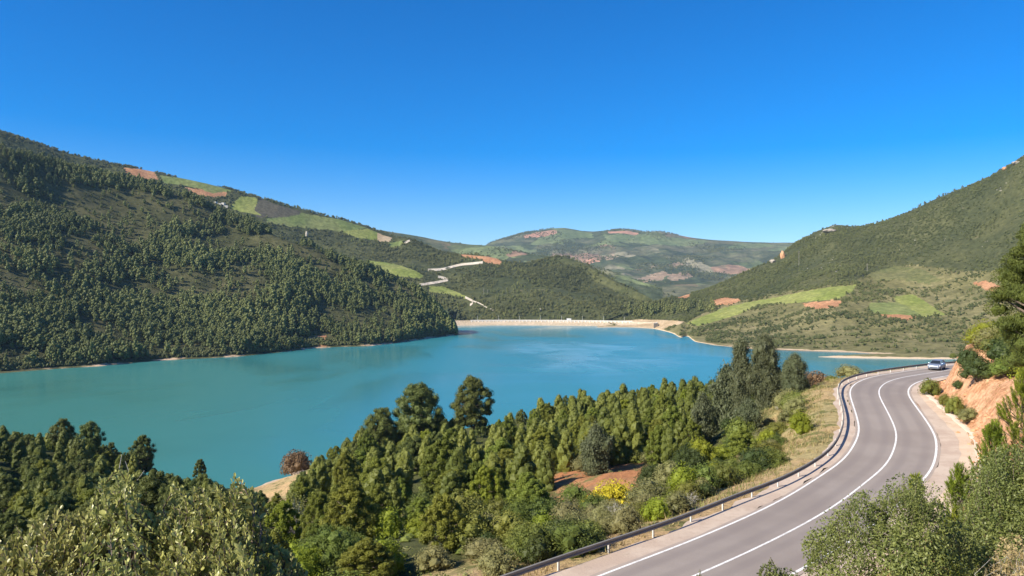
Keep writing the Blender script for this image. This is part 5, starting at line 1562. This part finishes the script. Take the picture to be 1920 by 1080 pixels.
# ------------------------------------------------------------------ far woods and scrub: masses nobody could count
def far_proto(seed, H, W, npuff, leafn, base=0.25, trunk=True, ls=0.9, cone=0.0):
    r = np.random.default_rng(seed)
    c = Cloud(seed)
    for k in range(npuff):
        t = (k + 0.5) / npuff
        z = H * (base + (0.95 - base) * t)
        a = k * 2.4 + r.random()
        rad = W * 0.5 * (math.sin(math.pi * (0.25 + 0.68 * t)) * (1 - cone * t)) * (0.35 + 0.4 * r.random())
        p = W * 0.26 * (1.1 - (0.35 + 0.3 * cone) * t) * (0.8 + 0.4 * r.random())
        c.puff(np.array([math.cos(a) * rad, math.sin(a) * rad, z]), (p, p, p * 1.2), leafn, ls * W / 5, ls * W / 9, 0.3 + 0.5 * r.random(), jit=0.6, core=0.85)
    V, q, t, T = c.arrays()
    if trunk:
        n0 = len(V)
        V = np.concatenate([V, [(-.15, 0, -0.5), (.15, 0.1, -0.5), (0, -.15, -0.5), (0, 0, H * 0.6)]])
        t = np.concatenate([t, np.array([(0, 1, 3), (1, 2, 3), (2, 0, 3)]) + n0]); T = np.concatenate([T, [0, 0, 0, 0]])
    return V, q, t, T

def mass(name, protos, P3, scl, mat, seed, kind='stuff', wide=None):
    r = np.random.default_rng(seed)
    pick = r.integers(0, len(protos), len(P3))
    Vs, qs, ts, Ts, n = [], [], [], [], 0
    for k, (V, q, t, T) in enumerate(protos):
        idx = np.nonzero(pick == k)[0]
        if not len(idx): continue
        a = r.random(len(idx)) * 6.283
        ca, sa = np.cos(a)[:, None], np.sin(a)[:, None]
        s = scl[idx][:, None]; w_ = (s if wide is None else s * wide[idx][:, None])
        X = (V[None, :, 0] * ca - V[None, :, 1] * sa) * w_ + P3[idx, 0:1]
        Y = (V[None, :, 0] * sa + V[None, :, 1] * ca) * w_ + P3[idx, 1:2]
        Z = V[None, :, 2] * s * (0.85 + 0.35 * r.random((len(idx), 1))) + P3[idx, 2:3]
        off = (np.arange(len(idx)) * len(V) + n)[:, None, None]
        Vs.append(np.stack([X, Y, Z], -1).reshape(-1, 3)); qs.append((q[None] + off).reshape(-1, 4)); ts.append((t[None] + off).reshape(-1, 3))
        patch = 0.9 * fbm(P3[idx, 0] / 70, P3[idx, 1] / 70, 4, seed + 5)[:, None]
        Ts.append(np.clip(T[None] * 0.5 + 0.5 * r.random((len(idx), 1)) + patch, 0, 1).ravel())
        n += len(idx) * len(V)
    o = link(name, mesh_arrays(name, np.concatenate(Vs), [np.concatenate(qs), np.concatenate(ts)], [M[mat]], tint=np.concatenate(Ts)))
    return tag(o, kind=kind)

def outside(px, py, polys):
    m = np.ones(np.shape(px), bool)
    for p_ in polys: m &= ~in_poly(px, py, p_)
    return m

r3 = np.random.default_rng(77)
FP = [far_proto(800 + k, 8.2 + 1.1 * (k % 4), 4.8 + 0.6 * (k % 3), 8, 12, cone=0.3 * (k % 4 == 1)) for k in range(8)]
SPR = [far_proto(820 + k, 1.9, 2.6, 3, 9, 0.3, False, 0.9) for k in range(5)]
SPARSE = [[(80, 345), (200, 350), (330, 372), (410, 398), (380, 425), (300, 440), (250, 470), (180, 430), (110, 395)], [(320, 446), (430, 440), (520, 440), (575, 458), (540, 475), (450, 482), (360, 478)]]
def densL(px, py, x, y, z):
    d = np.ones_like(px)
    for p_ in SPARSE: d = np.where(in_poly(px, py, p_), 0.07, d)
    d *= np.clip(0.75 + 2.6 * fbm(x / 50, y / 50, 4, 61), 0.06, 1.5)
    d *= np.where(z < 2.2, 0.25, 1)
    return d * ((px > -70) & (px < 880)) * outside(px, py, LH.polys)
pts = LH.scatter(11500, r3, densL)
mass('pine_forest', FP, pts, np.clip(0.78 + 0.2 * r3.normal(size=len(pts)) + 0.5 * fbm(pts[:, 0] / 60, pts[:, 1] / 60, 3, 66), 0.35, 1.35), 'far_forest', 901, wide=0.85 + 0.45 * r3.random(len(pts)))
pts = LH.scatter(4200, r3, lambda px, py, x, y, z: ((px > -70) & (px < 880)) * outside(px, py, LH.polys) * (1 + 1.5 * (z < 4)) * np.where(outside(px, py, SPARSE), 1, 0.55))
BH.polys += [[(798, 503), (845, 498), (866, 492), (910, 488), (910, 496), (880, 501), (850, 507), (800, 512)], [(782, 532), (845, 521), (820, 516), (815, 522), (835, 524), (848, 530), (815, 536), (782, 541)], [(866, 555), (892, 563), (892, 574), (878, 580), (876, 566)]]
mass('hill_scrub', SPR, pts, 0.6 + 0.8 * r3.random(len(pts)), 'far_scrub', 902)
pts = BH.scatter(15000, r3, lambda px, py, x, y, z: ((px > -60) & (px < 1260)) * outside(px, py, BH.polys) * np.clip(0.7 + 2.2 * fbm(x / 70, y / 70, 4, 67), 0.05, 2))
mass('hill_scrub', SPR, pts, 0.9 + 1.1 * r3.random(len(pts)) ** 2 * 1.5, 'far_scrub', 903)
low = [(1100, 606), (1180, 600), (1290, 604), (1330, 580), (1420, 556), (1520, 540), (1600, 528), (1640, 510), (1700, 495), (1800, 508), (1860, 508), (1930, 505), (2400, 480), (2400, 0), (1100, 0)]
FT = [far_proto(840 + k, 5.0, 4.4, 5, 9, 0.2, True, 0.8) for k in range(4)]
def densR(px, py, x, y, z):
    up = in_poly(px, py, low)
    rows = fbm(x / 30, y / 9, 4, 68)
    d = np.where(up, np.clip(0.8 + 2.0 * fbm(x / 60, y / 60, 4, 69), 0.08, 2) * 0.8, np.clip(0.35 + 3.0 * rows + 1.3 * fbm(x / 70, y / 70, 3, 70), 0.02, 2))
    return d * ((px > 1120) & (px < 2000)) * outside(px, py, RH.polys) * (z > 1.6)
pts = RH.scatter(17000, r3, densR)
mass('hill_scrub', SPR, pts, 0.55 + 0.95 * r3.random(len(pts)) ** 1.5, 'far_scrub', 904, wide=0.9 + 0.5 * r3.random(len(pts)))
def densT(px, py, x, y, z):
    up = in_poly(px, py, low)
    return np.where(up, np.clip(fbm(x / 60, y / 60, 4, 71) - 0.05, 0, 1) * (1 + 2 * (px < 1640)), 0.02) * ((px > 1120) & (px < 2000)) * outside(px, py, RH.polys) * (z > 3)
pts = RH.scatter(1500, r3, densT)
mass('hillside_trees', FT, pts, 0.5 + 0.5 * r3.random(len(pts)), 'far_scrub', 905)
pts = BH.scatter(900, r3, lambda px, py, x, y, z: ((px > 330) & (px < 1260)) * outside(px, py, BH.polys) * np.clip(fbm(x / 80, y / 80, 4, 72), 0, 1))
mass('hillside_trees', FT, pts, 0.6 + 0.6 * r3.random(len(pts)), 'far_forest', 906)
# waterside bushes along the wooded shore
pts = LH.scatter(1700, r3, lambda px, py, x, y, z: ((px > -70) & (px < 880)) * (z > 0.9) * (z < 6) * np.clip(0.6 + 2 * fbm(x / 20, y / 20, 3, 73), 0, 2))
mass('waterside_scrub', SPR, pts, 0.8 + 0.9 * r3.random(len(pts)), 'far_scrub', 907)
def boulder(seed, n=2):
    import bmesh
    bm = bmesh.new()
    bmesh.ops.create_icosphere(bm, subdivisions=n, radius=1.0)
    r = random.Random(seed)
    off = (r.random() * 50, r.random() * 50)
    for v in bm.verts:
        f = 1 + 0.5 * float(fbm(v.co.x * 1.6 + off[0], v.co.y * 1.6 + v.co.z * 1.3 + off[1], 4, seed))
        v.co *= f
    V = np.array([v.co[:] for v in bm.verts]); bm.verts.index_update()
    T = np.array([[v.index for v in f.verts] for f in bm.faces])
    bm.free()
    return V, T
M['rock'] = simple('weathered_rock', (0.36, 0.31, 0.25), 0.95, var=0.35, scale=0.4)
M['rock_orange'] = simple('orange_rock', (0.5, 0.27, 0.14), 0.95, var=0.35, scale=0.3)
# the rest of the near wood, beyond the pines built one by one
NF = [far_proto(880 + k, 6.2, 3.6, 24, 90, 0.06, True, 0.27, cone=0.15 * (k % 3)) for k in range(5)]
xy = np.column_stack([r3.uniform(-185, 60, 9000), r3.uniform(84, 258, 9000)])
gz = ground(xy[:, 0], xy[:, 1]); of_, _, _ = road_query(xy[:, 0], xy[:, 1]); px_, py_ = pix(xy[:, 0], xy[:, 1], gz)
ok = (gz > 1.6) & (of_ < -20) & (px_ > -60) & outside(px_, py_, NO_TREES) & ~in_poly(px_, py_, NO_PINES)
keep = []
for i in np.nonzero(ok)[0]:
    if len(keep) >= 420: break
    if under_line(xy[i, 0], xy[i, 1], gz[i], 6.0) and free(xy[i, 0], xy[i, 1], 0.75) and sees_top((xy[i, 0], xy[i, 1], gz[i]), 4.5):
        keep.append(i); TAKEN.append((xy[i, 0], xy[i, 1], 0.9))
P3_ = np.column_stack([xy[keep], gz[keep] - 0.1])
mass('pine_wood', NF, P3_, 0.6 + 0.45 * r3.random(len(keep)), 'pine_mass', 912)
# trees and hedges on the far ranges
pts = F2.scatter(6500, r3, lambda px, py, x, y, z: (px > 880) * (px < 1520) * np.clip(fbm(x / 260, y / 260, 4, 75) - 0.02, 0, 1))
mass('far_scrub', SPR, pts, 2.2 + 2.8 * r3.random(len(pts)) ** 2, 'far_scrub', 909)
pts = F1.scatter(2500, r3, lambda px, py, x, y, z: (px > 640) * (px < 1260) * np.clip(fbm(x / 160, y / 160, 4, 76) - 0.02, 0, 1))
mass('far_scrub', SPR, pts, 1.8 + 2.0 * r3.random(len(pts)) ** 2, 'far_scrub', 910)
# stones fallen from the cutting
xy = np.column_stack([r3.uniform(30, 75, 9000), r3.uniform(48, 118, 9000)])
of_, _, _ = road_query(xy[:, 0], xy[:, 1])
pr_ = np.exp(-((of_ - 6.6) / 1.0) ** 2) + 0.25 * ((of_ > 7) & (of_ < 15))
ok = np.nonzero((of_ > 5.2) & (r3.random(9000) < pr_))[0][:420]
BPs = []
for k in range(4):
    V_, T_ = boulder(k + 23, 1)
    BPs.append((V_ * np.array([1, 1, 0.7]), np.zeros((0, 4), int), T_, np.zeros(len(V_))))
mass('fallen_stones', BPs, np.column_stack([xy[ok], ground(xy[ok, 0], xy[ok, 1]) + 0.03]), 0.06 + 0.24 * r3.random(len(ok)) ** 3, 'rock_orange', 913)
# pale stones on the upper right slope
BP = []
for k in range(4):
    V, T = boulder(k + 3, 1)
    BP.append((V * np.array([1, 1, 0.7]), np.zeros((0, 4), int), T, np.zeros(len(V))))
M['pale_stone'] = simple('pale_stone', (0.34, 0.31, 0.25), 0.95, var=0.3, scale=0.3)
pts = RH.scatter(130, r3, lambda px, py, x, y, z: in_poly(px, py, low) * (px > 1480) * (px < 1990) * np.clip(fbm(x / 40, y / 40, 3, 74), 0, 1) ** 2)
mass('scattered_rocks', BP, pts, 0.6 + 1.4 * r3.random(len(pts)) ** 3, 'pale_stone', 908)

# rock outcrops one can tell apart
def outcrop(L_, px, py, wpx, hpx, mat, label, seed):
    p = L_.hit(px, py)
    k = p[1] / F
    V, T = boulder(seed, 3)
    V = V * np.array([wpx * k * 0.55, wpx * k * 0.5, hpx * k * 0.62])
    V[:, 2] += hpx * k * 0.3
    o = link('rock_outcrop', mesh_arrays('rock_outcrop', V, T, [M[mat]]))
    o.location = p
    tag(o, label, 'rock')
outcrop(RH, 1467, 484, 8, 14, 'rock_orange', 'orange cliff face standing out on the spur of the right hill', 5)
outcrop(RH, 1449, 492, 9, 6, 'rock', 'low grey rock ledge just below the orange cliff', 6)
outcrop(RH, 1556, 435, 24, 6, 'rock', 'rocky knob on the crest of the right hill', 7)
outcrop(RH, 1884, 318, 7, 6, 'rock_orange', 'reddish crag on the skyline high on the right hill', 8)
outcrop(RH, 1905, 307, 13, 5, 'rock', 'grey crag on the skyline beside the reddish one', 9)
outcrop(BH, 575, 443, 5, 10, 'pale_stone', 'single pale upright rock on the dark scrub slope under the green fields', 10)
outcrop(BH, 1013, 582, 5, 4, 'pale_stone', 'small pale rock on the slope just above the dam', 11)

# ------------------------------------------------------------------ dirt tracks on the far slope
def track(L_, pts, h):
    """a graded track laid on the slope; h: half its width as seen, in photo pixels"""
    q = resample(catmull([np.array(p, float) for p in pts], 8), 1.0)
    A = np.array([L_.hit(x, y + h) for x, y in q]); B = np.array([L_.hit(x, y - h) for x, y in q])
    for P_ in (A, B):
        P_[:, 1] = smooth1(P_[:, 1], 2); P_[:, 0] = smooth1(P_[:, 0], 2); P_[:, 2] = smooth1(P_[:, 2], 2) + 0.9
    n = len(q); i = np.arange(n - 1)[:, None]
    V = np.concatenate([A, B])
    tag(link('dirt_track', mesh_arrays('dirt_track', V, i + np.array([[0, n, n + 1, 1]]), [M['track']])), kind='structure')
M['track'] = ground_mat('track_gravel', (0.58, 0.5, 0.4), (0.66, 0.58, 0.48), (0.5, 0.36, 0.24), 0.03, 0.05, bump_d=0)
track(BH, [(802, 507), (829, 505.5), (843, 502), (864, 497), (884, 495), (906, 492.5)], 2.2)
track(BH, [(786, 535), (803, 532.5), (819, 530), (831, 527.5), (841, 525), (832, 522), (820, 519.5)], 2.2)
track(BH, [(872, 558), (880, 562), (887, 566), (884, 571), (880, 573)], 2.2)
track(BH, [(758, 457), (764, 453.5), (772, 450.5)], 2.2)
track(BH, [(930, 584), (914, 578), (900, 570), (886, 565)], 1.2)

# ------------------------------------------------------------------ the dam
M['dam_face'] = ground_mat('dam_rockfill', (0.48, 0.38, 0.27), (0.55, 0.44, 0.33), (0.46, 0.3, 0.2), 0.05, 0.08, bump_d=0.5)
M['dam_concrete'] = simple('dam_concrete', (0.56, 0.52, 0.45), 0.85, var=0.15, scale=0.2)
M['white_paint'] = simple('white_paint', (0.78, 0.77, 0.74), 0.6, var=0.05)
M['dark_concrete'] = simple('dark_concrete', (0.14, 0.12, 0.1), 0.9, var=0.2, scale=0.5)
M['pole'] = simple('weathered_pole', (0.34, 0.31, 0.27), 0.85, var=0.2, scale=1)
CR = 8.0
dp = [(822, 1212), (880, 1226), (945, 1232), (1010, 1230), (1070, 1222), (1130, 1208), (1190, 1186), (1232, 1160), (1262, 1136)]
DL = resample(catmull([np.array([(p - CX) / F * d, d]) for p, d in dp]), 2.0)
dt = np.gradient(DL, axis=0); dt /= np.linalg.norm(dt, axis=1)[:, None]
dn = np.stack([dt[:, 1], -dt[:, 0]], -1)             # towards the lake
dam = empty('dam', (DL[len(DL) // 2, 0], DL[len(DL) // 2, 1], 0))
tag(dam, 'low pale dam wall with a railing closing the far end of the lake', 'dam')
droot = np.array(dam.location)
def sweep(name, prof, mat, parent, i0=0, i1=None, closed=False):
    A = DL[i0:i1]; B = dn[i0:i1]
    sec = [np.column_stack([A + B * o_, np.full(len(A), h_)]) for o_, h_ in prof]
    V = np.stack(sec, 1).reshape(-1, 3) - droot
    K = len(prof); i = np.arange(len(A) - 1)[:, None] * K; k = np.arange(K if closed else K - 1)[None, :]; k2 = (k + 1) % K
    return link(name, mesh_arrays(name, V, np.stack([i + k, i + K + k, i + K + k2, i + k2], -1).reshape(-1, 4), [mat]), parent)
sweep('face', [(-14, 0), (-7, CR - 0.6), (0, CR - 0.6), (2.0, CR - 2.6), (2.6, CR - 3.4), (9, 2.2), (12, 1.6), (22, -4)], M['dam_face'], dam)
u0, u1 = 26, len(DL) - 36
pw = sweep('parapet', [(0.2, CR - 0.8), (0.2, CR + 0.5), (0.7, CR + 0.5), (0.7, CR - 0.8)], M['dam_concrete'], dam, u0, u1, True)
sweep('upstream_wall', [(0.75, CR - 0.9), (2.4, 2.8), (2.0, 2.6), (0.3, CR - 1.0)], M['dam_concrete'], dam, u0, u1, True)
rib = None
for j, i in enumerate(range(u0 + 1, u1 - 1, 3)):
    if rib is None:
        rib = MB().box((0, 0, 0), (0.9, 0.7, 4.4)).build('buttress', M['white_paint'], dam); b_ = rib
    else:
        b_ = rib.copy(); COL.objects.link(b_); b_.parent = dam
    b_.location = np.array([*(DL[i] + dn[i] * 2.0), CR - 2.6]) - droot
    b_.rotation_euler = (0, 0, math.atan2(dn[i, 1], dn[i, 0]))
lampm = MB()
lamp0 = None
for j, i in enumerate(range(u0 + 6, u1 - 4, 17)):
    lp = empty('street_lamp', (*(DL[i] - dn[i] * 1.2), CR - 0.6), math.atan2(dn[i, 1], dn[i, 0]))
    tag(lp, 'thin lamp post standing on the crest of the dam', 'street lamp', 'lamp posts along the dam crest')
    if lamp0 is None:
        a = MB().tube([(0, 0, 0), (0, 0, 7.5)], [0.16, 0.1], 6).tube([(0, 0, 7.4), (0.5, 0, 7.9), (1.3, 0, 8.0)], [0.08, 0.07, 0.06], 5).build('pole', M['white_paint'], lp)
        c = MB().box((1.5, 0, 7.98), (0.7, 0.3, 0.16)).build('lamp_head', M['white_paint'], lp)
        lamp0 = (a, c)
    else:
        for q in lamp0:
            z = q.copy(); COL.objects.link(z); z.parent = lp

def small_house(name, p, size, rz, label, cat, group=None, roofm='white_paint', wallm='white_paint'):
    e = empty(name, p, rz)
    tag(e, label, cat, group)
    w_, d_, h_ = size
    MB().box((0, 0, h_ / 2 - 0.6), (w_, d_, h_ + 1.2)).build('wall', M[wallm], e)
    MB().box((0, 0, h_ + 0.12), (w_ + 0.5, d_ + 0.5, 0.25)).build('roof', M[roofm], e)
    MB().box((-w_ * 0.2, -d_ / 2 - 0.02, 1.0), (0.9, 0.08, 2.0)).build('door', M['dark_concrete'], e)
    MB().box((w_ * 0.22, -d_ / 2 - 0.02, 1.6), (1.1, 0.08, 1.0)).build('window', M['dark_concrete'], e)
ih = int(np.argmin(np.abs(DL[:, 0] - (1066 - CX) / F * 1222)))
small_house('control_house', (*(DL[ih] - dn[ih] * 3.5), CR - 0.7), (7, 4, 3.2), math.atan2(dn[ih, 1], dn[ih, 0]) + math.pi / 2, 'small white control house on the middle of the dam crest', 'hut')
# intake tower in the water by the right abutment
tw = empty('intake_tower', (*at(1229, 616, 1122)[:2], 0))
tag(tw, 'dark square intake tower standing in the water at the end of the dam', 'tower')
MB().box((0, 0, 1.5), (5.0, 5.0, 13), taper=0.9).build('shaft', M['dark_concrete'], tw)
MB().box((0, 0, 8.2), (6.0, 6.0, 0.5)).build('deck', M['dam_concrete'], tw)
MB().box((4, 14, 8.1), (1.8, 24, 0.35), rz=-0.2).build('footbridge', M['dam_concrete'], tw)

# ------------------------------------------------------------------ trees beside the dam, poles and houses on the slopes
fdark = [far_proto(860 + k, 14, 9.5, 12, 16, 0.08, True, 0.55) for k in range(3)]
feuc = [far_proto(870 + k, 17, 6.5, 12, 16, 0.12, True, 0.55) for k in range(3)]
def single(protoset, matname, seed):
    out = []
    for (V, q, t, T) in protoset:
        out.append(mesh_arrays('tree', V, [q, t], [M[matname]], tint=T))
    return out
MD, ME = single(fdark, 'far_trees', 1), single(feuc, 'far_forest', 2)
r4 = np.random.default_rng(9)
def far_tree(name, me, p, s, label, group):
    o = link(name, me)
    o.location = p; o.scale = (s * (0.9 + 0.3 * r4.random()), s * (0.9 + 0.3 * r4.random()), s); o.rotation_euler = (0, 0, r4.random() * 6.28)
    tag(o, label, 'tree', group)
for k in range(24):
    px = 690 + 178 * (k + r4.random()) / 24
    d = 1243 + 30 * r4.random()
    far_tree('round_tree', MD[k % 3], ((px - CX) / F * d, d, 4.5), 0.85 + 0.5 * r4.random() + (0.3 if px > 790 else 0), 'dark round tree in the clump behind the end of the dam under the white track', 'dark trees at the wooded end of the dam')
for k in range(8):
    px = 1130 + 60 * (k + r4.random()) / 8
    d = 1240 + 20 * r4.random()
    far_tree('round_tree', MD[k % 3], ((px - CX) / F * d, d, 6), 0.55 + 0.35 * r4.random(), 'dark low tree behind the middle of the dam below the pointed hill', 'dark trees behind the dam')
for k in range(30):
    px = 1175 + 165 * (k + r4.random()) / 30
    p = RH.hit(px, 598 - 10 * r4.random() - (px - 1175) * 0.09)
    far_tree('eucalyptus_tree', ME[k % 3], (p[0], p[1], p[2] - 1), 0.8 + 0.5 * r4.random(), 'tall far tree in the row behind the sandy end of the dam', 'tall trees at the sandy end of the dam')
def utility_pole(p, h, label):
    e = empty('utility_pole', p)
    tag(e, label, 'utility pole')
    MB().tube([(0, 0, -0.5), (0, 0, h)], [0.28, 0.18], 6).build('pole', M['pole'], e)
    MB().box((0, 0, h - 1.0), (2.6, 0.25, 0.25)).build('crossarm', M['pole'], e)
for L_, px, py, hp, lab in ((RH, 1626, 512, 18, 'lone utility pole at the upper end of the long green field'), (RH, 1498, 497, 26, 'utility pole on the scrub slope below the rocky crest'),
                            (BH, 907, 553, 12, 'utility pole nearest to the white track on the slope above the dam'), (BH, 914, 552, 9, 'shorter utility pole beside another one on the slope above the dam')):
    p = L_.hit(px, py)
    utility_pole(p, hp * p[1] / F, lab)
hs = [(404, 382, 'outermost'), (411, 385, 'second'), (418, 384, 'third'), (424, 389, 'lowest')]
for (px, py, wd), lab in zip(hs, ('pale farmhouse nearest to the wooded crest in the tiny hamlet below the fields', 'pale farmhouse between two others in the tiny hamlet below the fields', 'pale farmhouse next to the light green field in the tiny hamlet', 'lowest pale farmhouse of the tiny hamlet below the ridge')):
    p = BH.hit(px, py)
    small_house('house', (p[0], p[1], p[2] + 0.5), (8, 6, 3.5), r4.random() - 0.5, lab, 'house', 'houses of the far hamlet', wallm='dam_concrete')

# ------------------------------------------------------------------ the air: one box round everything, the sky outside it
hz = bpy.data.materials.new('haze_air')
hz.use_nodes = True
hz.node_tree.nodes.clear()
pv = hz.node_tree.nodes.new('ShaderNodeVolumePrincipled')
pv.inputs['Color'].default_value = (0.5, 0.74, 1.0, 1)
pv.inputs['Density'].default_value = 0.000038
pv.inputs['Anisotropy'].default_value = 0.0
ho = hz.node_tree.nodes.new('ShaderNodeOutputMaterial')
hz.node_tree.links.new(pv.outputs['Volume'], ho.inputs['Volume'])
b = MB().box((0, 3050, 290), (9600, 7300, 606))
o = b.build('haze', hz)
tag(o, kind='stuff')
